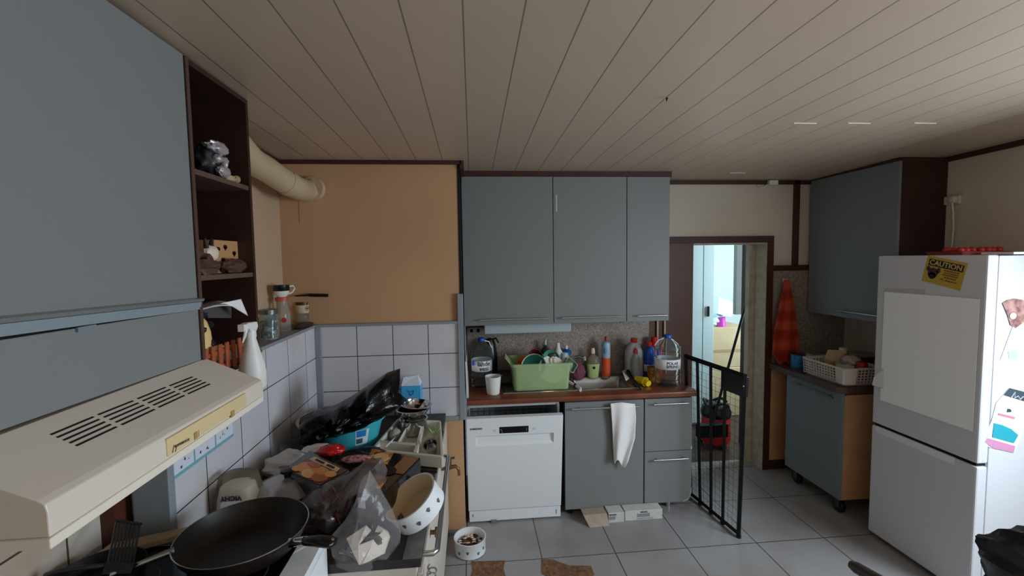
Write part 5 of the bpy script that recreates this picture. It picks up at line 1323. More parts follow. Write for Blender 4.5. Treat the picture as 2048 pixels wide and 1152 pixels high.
# red packet and bits behind
put('red_packet', MB().blob(at(664, 900, Z=.93), (.050, .036, .020), .35, 3, 14, sharp=.4), M('red_foil', (186, 24, 22), .25), 'shiny red packet behind the bread packet', 'packet')
put('white_wrapper', MB().blob(at(640, 898, Z=.915), (.07, .035, .018), .3, 3, 15, sharp=.3), M('white_wrap', (214, 204, 202), .4), 'white wrapper under the red packet', 'wrapper')
put('pink_bag_of_sweets', MB().blob(at(712, 918, Z=.915), (.055, .022, .014), .3, 4, 17, sharp=.4), M('pink_pattern', (206, 150, 150), .4, rgb2=(120, 50, 60), vs=70), 'pink patterned bag end between the bread packet and the clear bag', 'bag')
put('dark_tray_liner', MB().blob((-.50, 1.95, ZR+.05), (.13, .10, .05), .3, 2.5, 19, flat=.049, sharp=.2), M('dark_liner', (34, 28, 28), .35), 'dark heap of packaging between the turquoise tub and the cutlery tray', 'packaging')
put('oven_dish', MB().lathe([(0, 0), (.13, 0), (.15, .02), (.16, .06), (.155, .06), (.145, .02), (0, .008)], (-.47, 1.80, ZR), seg=40), BLACKM, 'black oven dish under the bread packets', 'dish')  # guessed dish, added to fill in the dark underneath the packets
# dark carton below pastry box
# clear bag with folded carton
CLRB = M('clear_bag_film', (214, 208, 212), .12, alpha=.17, spec=1.0, bump=.5, bs=30)
CLRB2 = M('grey_bag_film', (112, 102, 100), .14, alpha=.55, spec=1.0, bump=.5, bs=28)
t = thing('clear_bag', 'clear plastic bag with a folded white carton inside on the range edge', 'bag', (-.35, 1.42, ZR))
bagsurf((715, 1060), [(668, 1100), (664, 1070), (690, 1040), (712, 1000), (722, 960), (740, 940), (765, 985), (785, 1020), (802, 1062), (800, 1085), (785, 1110), (760, 1132), (728, 1144), (695, 1140), (675, 1125)], 1.40, .07, 21, 8).build('bag', CLRB, t, smooth=True)
t = thing('printed_bag', 'greyish see-through bread bag with dark red print lying beside the pan', 'bag', (-.50, 1.55, ZR))
bagsurf((665, 1000), [(608, 1066), (604, 1030), (600, 1008), (622, 982), (655, 965), (700, 945), (735, 918), (765, 915), (775, 940), (770, 960), (735, 975), (712, 1010), (690, 1040), (662, 1064), (640, 1066)], 1.56, .06, 22, 8).build('bag', CLRB2, t, smooth=True)
RP = M('dark_red_print', (96, 34, 28), .4)
for pts in ([(640, 985), (655, 1000), (650, 1030), (660, 1045)], [(665, 975), (680, 1000), (672, 1030), (680, 1048)], [(690, 980), (700, 1000), (690, 1030)], [(612, 1055), (630, 1050), (635, 1030), (625, 1015)]):
    MB().tube([at(x, y, Y=1.50-.0*k) for k, (x, y) in enumerate(pts)], .0035, 8).build('print_stroke', RP, t, smooth=True)
MB().blob(at(668, 1036, Y=1.505), (.016, .004, .018), 0).build('print_blob', RP, t, smooth=True)
MB().blob(at(650, 1010, Y=1.57), (.075, .03, .06), .4, 3, 4, sharp=.3).build('brown_contents', M('brown_contents', (84, 56, 44), .6), t, smooth=True)
# folded carton inside clear bag
CP = lambda x, y, Y_: at(x, y, Y=Y_)
t = thing('folded_carton', 'folded white paper carton inside the clear bag', 'carton', CP(730, 1130, 1.38))
for pts in ([(693, 1078, 1.40), (732, 1052, 1.44), (742, 1062, 1.44), (716, 1092, 1.37), (718, 1130, 1.34), (708, 1110, 1.36)],
            [(716, 1092, 1.37), (718, 1130, 1.34), (726, 1128, 1.34), (768, 1112, 1.38), (780, 1075, 1.42), (768, 1062, 1.43), (748, 1080, 1.39)],
            [(750, 1064, 1.43), (756, 1052, 1.45), (776, 1064, 1.44), (780, 1075, 1.42), (768, 1066, 1.43)]):
    MB().prism([CP(*p) for p in pts], (0, .003, .001)).build('panel', M('carton_cream', (236, 226, 212), .6), t)
MB().blob(CP(750, 1083, 1.40), (.020, .010, .020), .5, 3, 3, sharp=.4).build('printed_scrap', M('scrap_brown', (122, 108, 96), .6, rgb2=(60, 52, 48), vs=60), t, smooth=True)
MB().prism([CP(716, 996, 1.45), CP(729, 994, 1.45), CP(731, 1018, 1.44), CP(716, 1014, 1.44)], (0, .002, 0)).build('tag', M('tag_grey', (170, 166, 168), .5), t)
# white enamel pot tilted on edge
pc = at(842, 1010, Z=.85)
PCn = Vector((-.212, 1.515, .862))
T = Matrix.Translation(PCn) @ Euler((R(12), R(-30), 0)).to_matrix().to_4x4()
t = thing('enamel_bowl', 'white enamel pet bowl with cream inside and paw prints, tipped on the range edge', 'bowl', PCn)
MB(T).lathe([(0, -.040), (.086, -.040), (.094, -.034), (.094, .030), (.098, .036), (.091, .036)], seg=48).build('bowl', WHITE, t, smooth=True)
MB(T).lathe([(.091, .036), (.089, .028), (.087, -.030), (0, -.034)], seg=48).build('inside', M('cream_enamel', (222, 200, 164), .4), t, smooth=True)
for k, q_ in enumerate((-.9, -.4, .1, .6, 1.1)):
    m = MB(T); paw(m, (0, 0, 0), .094, q_, -.012+.014*(k % 2), .005); m.build('paw_print', PAWD, t)
# dark carton / drum supporting the tipped bowl
put('grey_canister', MB().lathe([(0, 0), (.05, 0), (.05, .03), (0, .03)], (-.235, 1.56, ZR)), M('grey_tin', (90, 90, 96), .4), 'low grey tin propping up the tipped enamel bowl', 'tin')

# ------------------------------------------------------------------ right wall units
XCR = 2.60
yR0, yR1 = at(1800, 322, X=XCR).y, YB-.03
zRb = at(1625, 625, X=XCR).z
t = thing('wall_cabinet', 'grey fronted wall cabinet with dark brown side beside the fridge, under the ceiling', 'cabinet', (2.76, 2.9, zRb))
MB().box(XCR+.020, XR-.002, yR0+.004, YB-.015, zRb+.004, 2.262).build('body', BROWNV, t)
MB().box(XCR, XCR+.018, yR0, yR1, zRb, 2.262).build('door', M('grey_laminate_dim', (124, 130, 134), .5, bump=.12, bs=900), t, bevel=.002)  # right-hand fronts use their own grey laminate, slightly bluer than the main one
bar_handle((XCR-.024, yR0+.06, zRb+.045), (XCR-.024, yR0+.40, zRb+.045), .0055, STEEL, t, (-.024, 0, 0))
MB().box(XCR+.002, XR-.002, yR0+.002, YB-.015, 2.262, 2.278).build('top_trim', TRIM, t)

XB = 2.33
GREYS = M('grey_laminate_dim', (124, 130, 134), .5)
t = thing('rolling_cabinet', 'grey fronted base cabinet with bare pine side, rolling on black castors', 'cabinet', (2.6, 2.84, 0))
MB().box(XB+.020, 2.92, 2.598, 3.085, .105, .800).build('body', PINE, t, bevel=.001)
d = MB().box(XB, XB+.018, 2.592, 3.09, .115, .815).build('door', GREYS, t, bevel=.002)
MB().box(XB-.0005, XB+.019, 2.590, 2.593, .115, .815).build('edge_band', M('blue_grey_edge', (120, 136, 140), .4), d)
a, b = at(1600, 757, X=XB-.025), at(1663, 797, X=XB-.025)
bar_handle((XB-.026, 2.99, .775), (XB-.026, 2.635, .775), .0055, M('dull_rail', (120, 116, 114), .3, metal=.9), d, (-.026, 0, 0))
for x, y in ((2.39, 2.65), (2.39, 3.03), (2.86, 2.65), (2.86, 3.03)):
    c_ = Vector((x, y, .042))
    ct = MB().cyl(c_-Vector((.014, 0, 0)), c_+Vector((.014, 0, 0)), .042, seg=28).build('castor', BLACK, t, smooth=True, bevel=.004)
    m = MB(); m.box(x-.028, x+.028, y-.03, y+.03, .094, .104); m.box(x-.022, x-.017, y-.018, y+.018, .035, .096); m.box(x+.017, x+.022, y-.018, y+.018, .035, .096)
    m.build('fork', M('castor_grey', (90, 84, 80), .4, metal=.6), ct)
m = MB(); m.prism([(2.292, 2.60, .82), (2.330, 2.555, .82), (2.92, 2.555, .82), (2.92, YB-.014, .82), (2.292, YB-.014, .82)], (0, 0, .040))
WTD = M('dark_worktop', (84, 62, 52), .35, var=.2, vs=8)
o = m.build('side_worktop', WTD, bevel=.003); tag(o, 'dark brown worktop with clipped corner lying on the rolling cabinet', 'worktop')
ZB = .861
# pine filler panel low between door and cabinet is the wall; orange towel on a hook
hk = at(1573, 562, Y=YB-.03)
t = thing('towel_hook', 'small wall hook carrying the orange towel', 'hook', (hk.x, YB-.012, hk.z))
MB().box(hk.x-.022, hk.x+.022, YB-.018, YB-.012, hk.z-.012, hk.z+.020).build('plate', M('hook_plate', (216, 196, 176), .4), t, bevel=.003)
MB().tube([(hk.x, YB-.018, hk.z), (hk.x, YB-.045, hk.z-.008), (hk.x, YB-.048, hk.z+.008)], .004, 8).build('peg', STEEL, t, smooth=True)
TOW = M('orange_towel', (196, 66, 34), .9, bump=.5, bs=300)
m = bpy.data.materials['orange_towel']; nt = m.node_tree
wv = nt.nodes.new('ShaderNodeTexWave'); wv.bands_direction = 'Z'; wv.inputs['Scale'].default_value = 2.0; wv.inputs['Distortion'].default_value = 2.5; wv.inputs['Detail'].default_value = 1
gg = nt.nodes.new('ShaderNodeNewGeometry'); nt.links.new(gg.outputs['Position'], wv.inputs['Vector'])
rr = nt.nodes.new('ShaderNodeValToRGB'); rr.color_ramp.elements[0].color = (*lin((166, 46, 28)), 1); rr.color_ramp.elements[1].color = (*lin((200, 76, 48)), 1); rr.color_ramp.elements[0].position = .3; rr.color_ramp.elements[1].position = .8
nt.links.new(wv.outputs['Fac'], rr.inputs[0]); nt.links.new(rr.outputs[0], nt.nodes['Principled BSDF'].inputs['Base Color'])
def towel(u, v):
    l = [(0, 1568), (.1, 1566), (.3, 1558), (.6, 1548), (.85, 1545), (1, 1560)]; r_ = [(0, 1578), (.1, 1583), (.3, 1590), (.6, 1597), (.9, 1599), (1, 1592)]
    def ip(tb, x):
        for (a0, b0), (a1, b1) in zip(tb, tb[1:]):
            if x <= a1: return b0+(b1-b0)*(x-a0)/(a1-a0)
    y = 560+v*(172+(8 if u > .5 else -14)*math.sin(u*PI)*v+14*u)
    x = ip(l, v)+(ip(r_, v)-ip(l, v))*u
    return at(x, min(y, 742), Y=YB-.045-.022*v*(1+math.sin(u*11+v*2))*.7-.012)
o = MB().sheet(towel, 24, 44).build('orange_towel', TOW, smooth=True, solid=.005)
tag(o, 'orange striped towel hanging on the wall hook by the door frame', 'towel')
# blue tin
a = at(1599, 737, Z=ZB)
t = thing('blue_tin', 'bright blue tin with dark lid on the dark worktop below the orange towel', 'tin', (a.x, a.y, ZB))
MB().lathe([(0, 0), (.046, 0), (.047, .004), (.047, .034), (.045, .036), (.047, .038), (.047, .070), (.045, .072), (.047, .074), (.047, .098), (0, .098)], (a.x+.01, a.y+.03, ZB)).build('tin', M('bright_blue', (44, 130, 182), .35, rgb2=(30, 100, 150), vs=30), t, smooth=True)
MB().lathe([(.047, .098), (.049, .106), (.044, .106), (.043, .100), (0, .100)], (a.x+.01, a.y+.03, ZB)).build('rim', M('dark_rim', (40, 34, 40), .4), t, smooth=True)
a = at(1618, 738, Z=ZB)
put('folded_rag', MB().blob((a.x+.03, a.y+.05, ZB+.045), (.032, .05, .05), .4, 3, 23, flat=.044, sharp=.4), M('rag_grey_white', (176, 168, 164), .8), 'grey white folded rag between the blue tin and the basket', 'rag')
# perforated basket
b0, b1, b2 = at(1634, 748, Z=ZB), at(1702, 773, Z=ZB), at(1746, 768, Z=ZB)
bw0, bw1, bd0, bd1 = 2.335, 2.60, 2.585, 2.94
t = thing('plastic_basket', 'white perforated plastic basket full of kitchen oddments on the dark worktop', 'basket', ((bw0+bw1)/2, (bd0+bd1)/2, ZB))
BK = M('basket_white', (214, 204, 194), .45)
hB_ = .115
def perf(m, p0_, p1_, nrm, cols, rows, z0_, z1_, flare=.012):
    """lattice wall: vertical and horizontal bars between p0 and p1"""
    p0_, p1_, nrm = Vector(p0_), Vector(p1_), Vector(nrm)
    def P(u, z): return p0_.lerp(p1_, u)+nrm*(flare*(z-ZB)/hB_)+Vector((0, 0, z-ZB))
    th = nrm*.002
    def slab(u0, u1, za, zb):
        a_ = [P(u0, za), P(u1, za), P(u1, zb), P(u0, zb)]; m.prism([q-th for q in a_], th*2)
    ln = (p1_-p0_).length
    bw = .0032/ln
    for k in range(cols+1):
        u = k/cols; slab(max(0, u-bw), min(1, u+bw), z0_, z1_)
    for k in range(rows+1):
        z = z0_+(z1_-z0_)*k/rows; slab(0, 1, max(ZB, z-.0032), z+.0032)
m = MB()
perf(m, (bw0+.012, bd0, ZB), (bw0+.012, bd1, ZB), (-1, 0, 0), 15, 5, ZB+.012, ZB+hB_-.012)
perf(m, (bw0, bd0+.012, ZB), (bw1, bd0+.012, ZB), (0, -1, 0), 11, 5, ZB+.012, ZB+hB_-.012)
perf(m, (bw1-.012, bd0, ZB), (bw1-.012, bd1, ZB), (1, 0, 0), 15, 5, ZB+.012, ZB+hB_-.012)
perf(m, (bw0, bd1-.012, ZB), (bw1, bd1-.012, ZB), (0, 1, 0), 11, 5, ZB+.012, ZB+hB_-.012)
m.build('lattice', BK, t)
m = MB(); cxx, cyy = (bw0+bw1)/2, (bd0+bd1)/2; hxx, hyy = (bw1-bw0)/2, (bd1-bd0)/2
m.rbox([(hxx+.004, hyy+.004, hB_-.014, .03), (hxx+.012, hyy+.012, hB_-.004, .03), (hxx+.010, hyy+.010, hB_+.002, .03), (hxx-.002, hyy-.002, hB_, .03), (hxx-.004, hyy-.004, hB_-.014, .03)], c=(cxx, cyy, ZB)); m.build('rim', BK, t, smooth=True)
MB().rbox([(0, 0, 0, 0), (hxx-.012, hyy-.012, 0, .025), (hxx-.004, hyy-.004, .014, .03), (hxx-.008, hyy-.008, .014, .03), (0, 0, .006, 0)], c=(cxx, cyy, ZB)).build('base', BK, t, smooth=True)
MB().hexa([(bw0-.012, bd0-.006, ZB+.01), (bw0+.075, bd0-.010, ZB+.006), (bw0+.075, bd0+.004, ZB+.006), (bw0-.006, bd0+.06, ZB+.01), (bw0-.02, bd0-.016, ZB+hB_), (bw0+.08, bd0-.018, ZB+hB_), (bw0+.075, bd0, ZB+hB_), (bw0-.012, bd0+.065, ZB+hB_)]).build('solid_corner', BK, t, bevel=.008)
# contents
def inb(px, py, name, mb_fn, mat, label, cat): pass
a = at(1672, 700, Y=2.80)
t = thing('flour_packet', 'torn beige and ochre paper packet standing in the basket', 'packet', (a.x, 2.80, ZB+.02))
MB().hexa([(a.x-.045, 2.78, ZB+.015), (a.x+.055, 2.76, ZB+.015), (a.x+.055, 2.82, ZB+.015), (a.x-.045, 2.84, ZB+.015), (a.x-.055, 2.78, ZB+.12), (a.x+.06, 2.76, ZB+.10), (a.x+.06, 2.82, ZB+.10), (a.x-.055, 2.84, ZB+.12)]).build('packet', M('ochre_paper', (170, 130, 74), .6), t, bevel=.003)
MB().hexa([(a.x-.055, 2.78, ZB+.12), (a.x+.06, 2.76, ZB+.10), (a.x+.06, 2.815, ZB+.10), (a.x-.055, 2.835, ZB+.12), (a.x-.068, 2.785, ZB+.195), (a.x+.03, 2.775, ZB+.19), (a.x+.028, 2.78, ZB+.19), (a.x-.07, 2.79, ZB+.195)]).build('torn_top', M('kraft_beige', (198, 164, 134), .7), t, bevel=.002)
t, _x = simple_bottle('vinegar_bottle', 'clear bottle with a cream cap standing at the back of the basket', 1686, 700, 0, [
    ('bottle', [(0, .045), (.028, .045), (.030, .055), (.030, .17), (.026, .19), (.022, .195), (0, .195)], M('cloudy_bottle', (150, 132, 120), .2, trans=.5, ior=1.15)),
    ('cap', [(0, .193), (.024, .193), (.024, .232), (0, .233)], M('cream_cap', (214, 204, 176), .4))], 2.85)
put('plastic_cup', MB().lathe([(0, 0), (.026, 0), (.033, .085), (.030, .085), (.022, .005), (0, .004)], (2.44, 2.73, ZB+.03)), M('frosted', (206, 196, 188), .35, trans=.3, ior=1.15), 'frosted plastic cup upright in the middle of the basket', 'cup')
put('red_container', MB().lathe([(0, 0), (.035, 0), (.040, .07), (.028, .11), (0, .115)], (2.505, 2.64, ZB+.03)), M('red_container', (150, 26, 26), .4), 'red container at the fridge end of the basket', 'container')
put('rolled_bag', MB().blob((2.50, 2.72, ZB+.13), (.05, .06, .035), .4, 3, 31, sharp=.4), M('pale_film', (176, 160, 152), .35), 'pale crumpled bag on top of the basket', 'bag')
put('jar_lid_box', MB().rbox([(0, 0, 0, 0), (.035, .03, 0, .01), (.038, .034, .05, .01), (0, 0, .052, 0)], c=(2.41, 2.66, ZB+.065)), M('white_tub', (206, 196, 186), .4), 'small white tub at the near edge inside the basket', 'tub')
a = at(1650, 690, Y=3.05)
o = MB().rbox([(0, 0, 0, 0), (.11, .07, 0, .02), (.13, .09, .075, .03), (.12, .08, .075, .03), (.10, .06, .006, .02), (0, 0, .006, 0)], c=(2.56, 3.08, ZB)).build('clear_food_box', M('dull_clear', (150, 138, 130), .3), smooth=True)
tag(o, 'dull translucent food box behind the basket against the wall', 'box')
a = at(1728, 690, Y=2.95)
t = thing('lidded_tub', 'dark tub with a pale lid beyond the basket near the fridge', 'tub', (a.x, 2.98, ZB))
MB().lathe([(0, 0), (.07, 0), (.08, .10), (0, .10)], (a.x+.01, 2.98, ZB)).build('tub', M('maroon_tub', (64, 34, 30), .5), t, smooth=True)
MB().lathe([(0, .10), (.086, .10), (.088, .112), (.06, .122), (0, .124)], (a.x+.01, 2.98, ZB)).build('lid', M('pale_lid', (150, 136, 128), .4), t, smooth=True)

# ------------------------------------------------------------------ fridge freezer
FX, FY0, FY1, FZ = 2.36, 1.846, 2.405, 1.688
FW_ = M('fridge_white', (212, 212, 216), .3)
t = thing('fridge_freezer', 'white two door fridge freezer standing against the right wall with papers and magnets on it', 'fridge', (2.64, 2.12, 0))
MB().box(FX+.062, XR-.012, FY0+.004, FY1-.004, .03, FZ-.004).build('body', FW_, t, bevel=.004)
ud = MB().box(FX, FX+.056, FY0, FY1, .700, FZ).build('door', FW_, t, bevel=.008)
ld = MB().box(FX, FX+.056, FY0, FY1, .030, .684).build('door', FW_, t, bevel=.008)
MB().box(FX+.056, FX+.063, FY0+.01, FY1-.01, .04, FZ-.01).build('gasket', M('gasket_grey', (150, 152, 156), .6), t)
MB().box(FX+.01, FX+.055, FY0+.012, FY1-.012, .682, .702).build('gap', DARK, t)
m = MB(); m.hexa([(FX-.001, FY0+.10, .650), (FX+.012, FY0+.10, .642), (FX+.012, FY1-.03, .642), (FX-.001, FY1-.03, .650), (FX-.001, FY0+.10, .6855), (FX+.012, FY0+.10, .6855), (FX+.012, FY1-.03, .6855), (FX-.001, FY1-.03, .6855)])
m.build('grip', M('grip_white', (236, 236, 240), .25), ld)
for y in (FY0+.05, FY1-.05):
    for x in (FX+.08, XR-.08): MB().cyl((x, y, 0), (x, y, .032), .018).build('foot', BLACK, t)
# papers on the door, each a sheet hanging on the plane of the door
def door_sheet(name, label, cat, y0, y1, z0_, z1_, mat, dx=.0015, curl=0):
    m = MB(); m.sheet(lambda u, v: Vector((FX-dx-curl*(math.sin(u*PI)*.0+ (1-v)**2), y0+(y1-y0)*u, z0_+(z1_-z0_)*v)), 8, 10)
    o = m.build(name, mat, solid=.0012); return tag(o, label, cat)
pa_, pb_, pc_, pd_ = (at(x, y, X=FX) for x, y in ((1770, 590), (1962, 590), (1962, 832), (1770, 832)))
door_sheet('paper_sheet', 'big blank white paper sheet covering the middle of the upper fridge door', 'paper', pb_.y, pa_.y, (pc_.z*.5+pd_.z*.5), (pa_.z*.5+pb_.z*.5), M('bright_paper', (255, 255, 255), .6), .004)  # blank sheet stands in for a redacted area of the door
q_ = at(1885, 835, X=FX)
m = MB(); m.prism([at(1872, 826, X=FX-.002), at(1934, 828, X=FX-.002), at(1900, 852, X=FX-.002)], (-.001, 0, 0))
o = m.build('folded_note', M('note_grey_white', (222, 222, 226), .6)); tag(o, 'corner of a white note sticking out below the big sheet', 'note')
m = MB(); m.sheet(lambda u, v: at(1744+28*u, 770-46*v*(u**.5)+10*u, X=FX-.002-.012*(1-u)), 8, 8)
o = m.build('curled_paper', M('note_grey_white', (222, 222, 226), .6), smooth=True, solid=.001); tag(o, 'curled white paper edge sticking out left of the big sheet', 'paper')
m = MB(); m.prism([at(1768, 578, X=FX-.001), at(1850, 578, X=FX-.001), at(1850, 592, X=FX-.001), at(1768, 592, X=FX-.001)], (-.0008, 0, 0))
o = m.build('plastic_sleeve', M('sleeve_grey', (196, 192, 194), .2)); tag(o, 'grey plastic sleeve edge showing above the big sheet', 'sleeve')
# caution sign, turned on the door
cA, cB, cC, cD = (at(x, y, X=FX-.001) for x, y in ((1856, 510), (1937, 528), (1919, 580), (1844, 562)))
cen = (cA+cB+cC+cD)/4
rt = ((cB-cA)+(cC-cD)).normalized(); upv = ((cA-cD)+(cB-cC)); upv = (upv-rt*upv.dot(rt)).normalized()
wS = ((cB-cA).length+(cC-cD).length)/2; hS = ((cA-cD).length+(cB-cC).length)/2
nS = rt.cross(upv)
t = thing('caution_sign', 'yellow tilted CAUTION sign with a dog head stuck on the upper fridge door', 'sign', cen)
def sg(u, v, d=0): return cen+rt*(u*wS/2)+upv*(v*hS/2)+nS*d
m = MB(); m.prism([sg(-1, -1, .0), sg(1, -1, .0), sg(1, 1, .0), sg(-1, 1, .0)], nS*.0015); m.build('plate', M('sign_yellow', (196, 160, 54), .45), t)
SB_ = M('sign_black', (40, 22, 14), .5)
m = MB(); m.prism([sg(-.86, .30, .0015), sg(.90, .30, .0015), sg(.90, .80, .0015), (sg(-.86, .80, .0015))], nS*.0008); m.build('banner', SB_, t)
text('CAUTION', hS*.26, sg(.02, .545, .0026), rt, upv, M('sign_letter', (206, 180, 120), .5), t, 'lettering')
o = [c_ for c_ in t.children if c_.name.startswith('lettering')][0]
m = MB(); 
for (u, v, ru, rv) in ((-.52, -.22, .26, .40), (-.80, .06, .10, .20), (-.26, .04, .10, .22), (-.52, -.42, .18, .26)):
    m.prism([sg(u+ru*math.cos(k*2*PI/16), v+rv*math.sin(k*2*PI/16), .0016) for k in range(16)], nS*.001)
m.build('dog_head', M('dog_dark', (62, 46, 42), .6), t)
m = MB()
m.prism([sg(-.52+.13*math.cos(k*2*PI/12), -.46+.14*math.sin(k*2*PI/12), .0027) for k in range(12)], nS*.0006)
m.build('dog_muzzle', M('dog_black', (34, 26, 28), .5), t)
BT = M('sign_brown', (110, 76, 26), .6)
for k, (u0, u1) in enumerate(((.02, .80), (.05, .78), (-.02, .74), (.10, .70), (-.06, .10), (.18, .80))):
    v = (.16, 0, -.16, -.34, -.52, -.56)[k]
    m = MB(); u = u0
    while u < u1-.04:
        w_ = (.10, .06, .13)[int(u*37) % 3]; w_ = min(w_, u1-u)
        m.prism([sg(u, v-.045, .0017), sg(u+w_, v-.045, .0017), sg(u+w_, v+.045, .0017), sg(u, v+.045, .0017)], nS*.0005); u += w_+.022
    m.build('print_line', BT, t)
# things on the side of the fridge (the face towards the window)
FS = FY0+.004
def side(px, py, d=0): return at(px, py, Y=FS-d)
t = thing('photo_magnet', 'reddish brown picture magnet on the side of the fridge', 'magnet', side(2028, 625))
m = MB(); m.prism([side(2004, 606, .001), side(2014, 600, .001), side(2028, 597, .001), side(2046, 600, .001), side(2052, 640, .001), side(2030, 656, .001), side(2020, 650, .001), side(2014, 630, .001)], (0, -.003, 0)); m.build('picture', M('magnet_brown', (120, 70, 66), .4, rgb2=(190, 140, 130), vs=30), t)
m = MB(); m.blob(side(2026, 632, .006), (.018, .003, .016), 0); m.build('white_patch', M('magnet_pale', (206, 196, 190), .4), t, smooth=True)
t = thing('side_paper', 'white paper with a pale blue square on the side of the fridge', 'paper', side(2025, 690))
m = MB(); m.prism([side(2000, 720, .001), side(2026, 650, .001), side(2070, 640, .001), side(2070, 724, .001)], (0, -.0015, 0)); m.build('sheet', PAPER, t)
m = MB(); m.prism([side(2016, 702, .003), side(2034, 700, .003), side(2036, 716, .003), side(2018, 718, .003)], (0, -.001, 0)); m.build('blue_square', M('pale_blue_square', (176, 200, 210), .5), t)
t = thing('shopping_packet', 'flattened teal, pink and black shopping packet held on the fridge side', 'packet', side(2005, 845))
def sp_(pts, mat, name, d): MB().prism([side(x, y, d) for x, y in pts], (0, -.0015, 0)).build(name, mat, t)
sp_([(1962, 888), (1969, 875), (1983, 840), (1992, 806), (2017, 776), (2062, 786), (2058, 830), (2048, 860), (2038, 880), (2028, 906), (1984, 896)], M('pack_white', (226, 232, 236), .4), 'card', .001)
sp_([(2007, 790), (2019, 776), (2062, 787), (2060, 806)], M('pack_slate', (58, 72, 80), .4), 'black_header', .003)
sp_([(1988, 846), (2004, 850), (2022, 858), (2036, 870), (2027, 886), (1984, 874)], M('pack_teal', (36, 160, 176), .4), 'teal_panel', .003)
sp_([(1974, 876), (2030, 892), (2027, 905), (1986, 896), (1969, 884)], M('pack_pink', (206, 140, 176), .4), 'pink_strip', .003)
sp_([(1997, 826), (2030, 834), (2028, 838), (1996, 830)], M('pack_rose', (214, 130, 150), .4), 'rose_line', .003)
MB().cyl(side(2018, 821, .003), side(2018, 821, .008), .008).build('magnet', M('magnet_grey', (90, 96, 110), .4), t, smooth=True)
MB().tube([side(x, y, .0046) for x, y in ((2022, 796), (2030, 784), (2029, 796), (2036, 792), (2040, 799), (2046, 793), (2052, 799))], .0022, 6).build('script_stroke', M('pack_letter', (220, 230, 236), .5), t)
# on top of the fridge
a = at(1914, 500, Z=FZ+.01)
t = thing('fruit_punnet', 'shallow clear punnet of strawberries on the fridge top', 'punnet', (2.55, 2.10, FZ))
MB().rbox([(0, 0, 0, 0), (.13, .085, 0, .01), (.14, .095, .018, .01), (.136, .091, .018, .01), (.126, .081, .003, .01), (0, 0, .003, 0)], c=(2.56, 2.10, FZ)).build('punnet', M('punnet_clear', (196, 110, 100), .2, trans=.6, ior=1.15), t, smooth=True)
random.seed(12)
for k in range(14):
    put('strawberry', MB().blob((2.46+.035*(k % 7), 2.05+.06*(k//7)+random.uniform(-.01, .01), FZ+.024), (.017, .018, .016), .1, 4, k, u=12, v=8), M('berry_red', (176, 36, 44), .35), 'red strawberry in the punnet on the fridge top', 'strawberry')['group'] = 'strawberries in the punnet'
o = MB().box(2.50, 2.88, 1.855, 1.99, FZ+.001, FZ+.012).build('white_folder', PAPER, bevel=.002); tag(o, 'white folder lying at the window end of the fridge top', 'folder')
# socket, plug and cable on the right wall
a = at(1912, 400, X=XR)
t = thing('wall_socket', 'white wall socket with plug and hanging white cable above the fridge', 'socket', (XR, a.y, a.z))
MB().box(XR-.02, XR, a.y-.035, a.y+.055, a.z-.025, a.z+.025).build('plate', M('socket_white', (216, 204, 190), .4), t, bevel=.004)
pg = MB().box(XR-.055, XR-.02, a.y-.035, a.y+.0, a.z-.02, a.z+.022).build('plug', M('socket_white', (216, 204, 190), .4), t, bevel=.008)
MB().tube([(XR-.045, a.y-.018, a.z-.02), (XR-.04, a.y-.022, a.z-.08), (XR-.02, a.y-.01, a.z-.18), (XR-.014, a.y+.0, a.z-.30), (XR-.014, a.y, a.z-.40)], .004, 8).build('cable', WHITEP, pg, smooth=True)
# little white sensor box and cable loop at the ceiling line
a = at(1545, 356, Y=YB-.03)
t = thing('door_sensor', 'little white sensor box at the ceiling edge above the doorway', 'sensor', (a.x, YB-.03, a.z))
MB().box(a.x-.035, a.x+.035, YB-.05, YB-.02, cz(YB)-.038, cz(YB)-.004).build('case', WHITEP, t, bevel=.003)
MB().tube([(a.x-.035, YB-.02, cz(YB)-.03), (a.x-.05, YB-.012, cz(YB)-.05), (a.x-.09, YB-.010, cz(YB)-.052), (a.x-.105, YB-.012, cz(YB)-.035)], .003, 8).build('cable', WHITEP, t, smooth=True)
o = MB().cyl(at(1334, 196, Z=cz(1.9)), at(1334, 196, Z=cz(1.9))-Vector((.003, .002, .012)), .004, .002).build('ceiling_hook', BLACKM); tag(o, 'tiny black hook in the ceiling boards', 'hook')

# ------------------------------------------------------------------ black metal pet gate
G0b, G1b = Vector((1.512, 2.935, .012)), Vector((1.572, 2.461, .012))
G0t, G1t = at(1371, 708, Y=2.885), at(1490, 748, Y=2.461)
t = thing('pet_gate', 'black metal pet gate with square bars and wire mesh, standing open at the doorway', 'gate', (1.54, 2.7, 0))
def gp(u, v): return G0b.lerp(G1b, u).lerp(G0t.lerp(G1t, u), v)
def sq(m, a_, b_, w_=.010):
    return m.tube([a_, b_], w_, 4)
m = MB(); sq(m, gp(0, 0), gp(0, 1), .013); sq(m, gp(1, 0), gp(1, 1), .014); sq(m, gp(0, .985), gp(1, .985), .016); sq(m, gp(0, .01), gp(1, .01), .014); m.build('frame', BLACKM, t)
for u in (.22, .46, .70): sq(MB(), gp(u, .01), gp(u, .98), .011).build('bar', BLACKM, t)
m = MB(); off = Vector((.018, .004, 0))
for k in range(1, 22): m.tube([gp(0, k/22)+off, gp(1, k/22)+off], .0009, 4)
for k in range(1, 12): m.tube([gp(k/12, 0)+off, gp(k/12, .9)+off], .0009, 4)
m.build('wire_mesh', M('mesh_wire', (40, 44, 48), .4, metal=.5), t)
for k in range(4): 
    p = gp((.22, .46, .70, 1)[k], 0); MB().cyl(p-Vector((0, 0, .012)), p+Vector((0, 0, .004)), .014).build('foot', BLACK, t)
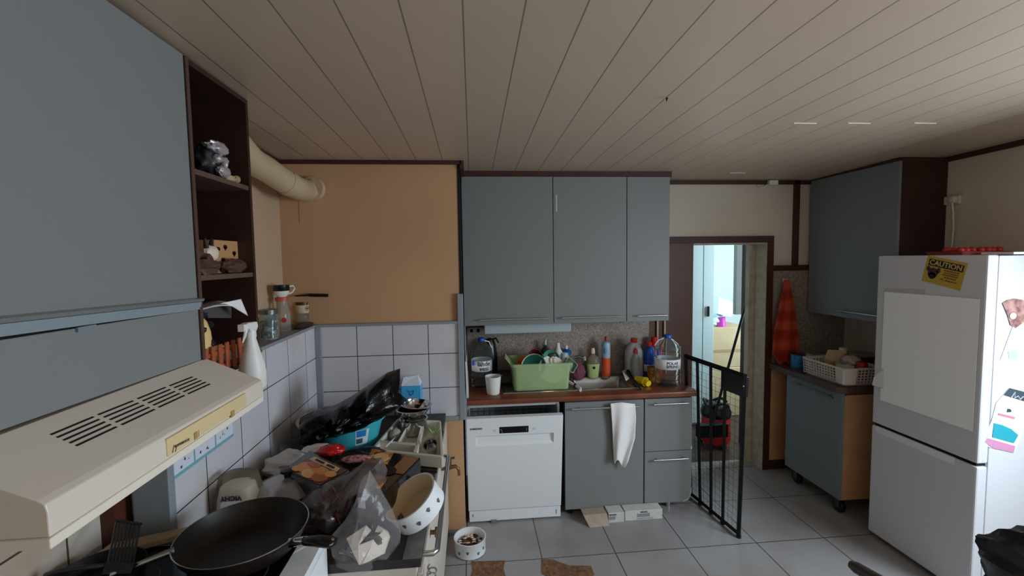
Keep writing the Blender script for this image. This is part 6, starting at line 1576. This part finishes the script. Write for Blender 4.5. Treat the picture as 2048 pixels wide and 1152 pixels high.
p0_, p1_ = gp(.66, .90), gp(1.02, .90)
m = MB(); m.prism([gp(.66, .86)-Vector((.012, 0, 0)), gp(1.02, .86)-Vector((.012, 0, 0)), gp(1.02, .985)-Vector((.012, 0, 0)), gp(.66, .985)-Vector((.012, 0, 0))], (.03, 0, 0)); lb_ = m.build('latch_box', BLACK, t, bevel=.003)
p = gp(1.02, .93); MB().blob(p+Vector((-.016, 0, 0)), (.004, .006, .006), 0, u=10, v=6).build('latch_button', STEEL, lb_, smooth=True)

# ------------------------------------------------------------------ black office chair partly in view
LEA = M('black_leather', (24, 24, 28), .28, bump=.3, bs=120)
tip = at(1700, 1128, Z=.66)
t = thing('office_chair', 'black padded leather chair with grey tube armrests at the bottom corner near the fridge', 'chair', (1.75, 1.0, 0))
TUB = M('arm_tube', (58, 54, 54), .3)
e1 = at(1765, 1165, Z=.66); dr = (e1-tip).normalized()
MB().tube([tip, tip+dr*.02, tip+dr*.40, tip+dr*.52+Vector((0, 0, .02))], [.012, .019, .020, .02], 16).build('armrest', TUB, t, smooth=True)
MB().tube([tip+dr*.10, tip+dr*.14+Vector((.02, -.02, -.2)), tip+dr*.2+Vector((.05, -.05, -.25))], .012, 10).build('arm_support', TUB, t, smooth=True)
prp = Vector((-dr.y, dr.x, 0)); prp = -prp if prp.y > 0 else prp
MB().tube([tip+dr*.02-prp*-.52, tip+dr*.40-prp*-.52], .020, 16).build('armrest', TUB, t, smooth=True)
bk = at(2015, 1085, Z=.74)
yb_ = bk.y
m = bagsurf((2040, 1140), [(2006, 1170), (2000, 1136), (2012, 1122), (2020, 1096), (2036, 1084), (2046, 1066), (2070, 1054), (2110, 1080), (2120, 1200), (2070, 1230), (2010, 1210)], 1.28, .09, 41, 7)
m.build('back_cushion', LEA, t, smooth=True)
sc2 = Vector((1.50, .93, .44))
MB().rbox([(0, 0, -.05, 0), (.22, .22, -.05, .08), (.25, .25, -.02, .1), (.25, .25, .02, .1), (.20, .20, .05, .08), (0, 0, .06, 0)], c=sc2).build('seat', LEA, t, smooth=True)
MB().cyl((sc2.x, sc2.y, .08), (sc2.x, sc2.y, .40), .028).build('gas_column', BLACKM, t, smooth=True)
for k in range(5):
    q = k*2*PI/5+.3; e = Vector((sc2.x+.28*math.cos(q), sc2.y+.28*math.sin(q), .07))
    lg = MB().tube([(sc2.x, sc2.y, .10), e], [.026, .016], 10).build('leg', BLACK, t, smooth=True)
    MB().cyl(e+Vector((-.012, 0, -.042)), e+Vector((.012, 0, -.042)), .027).build('castor', BLACK, lg, smooth=True)
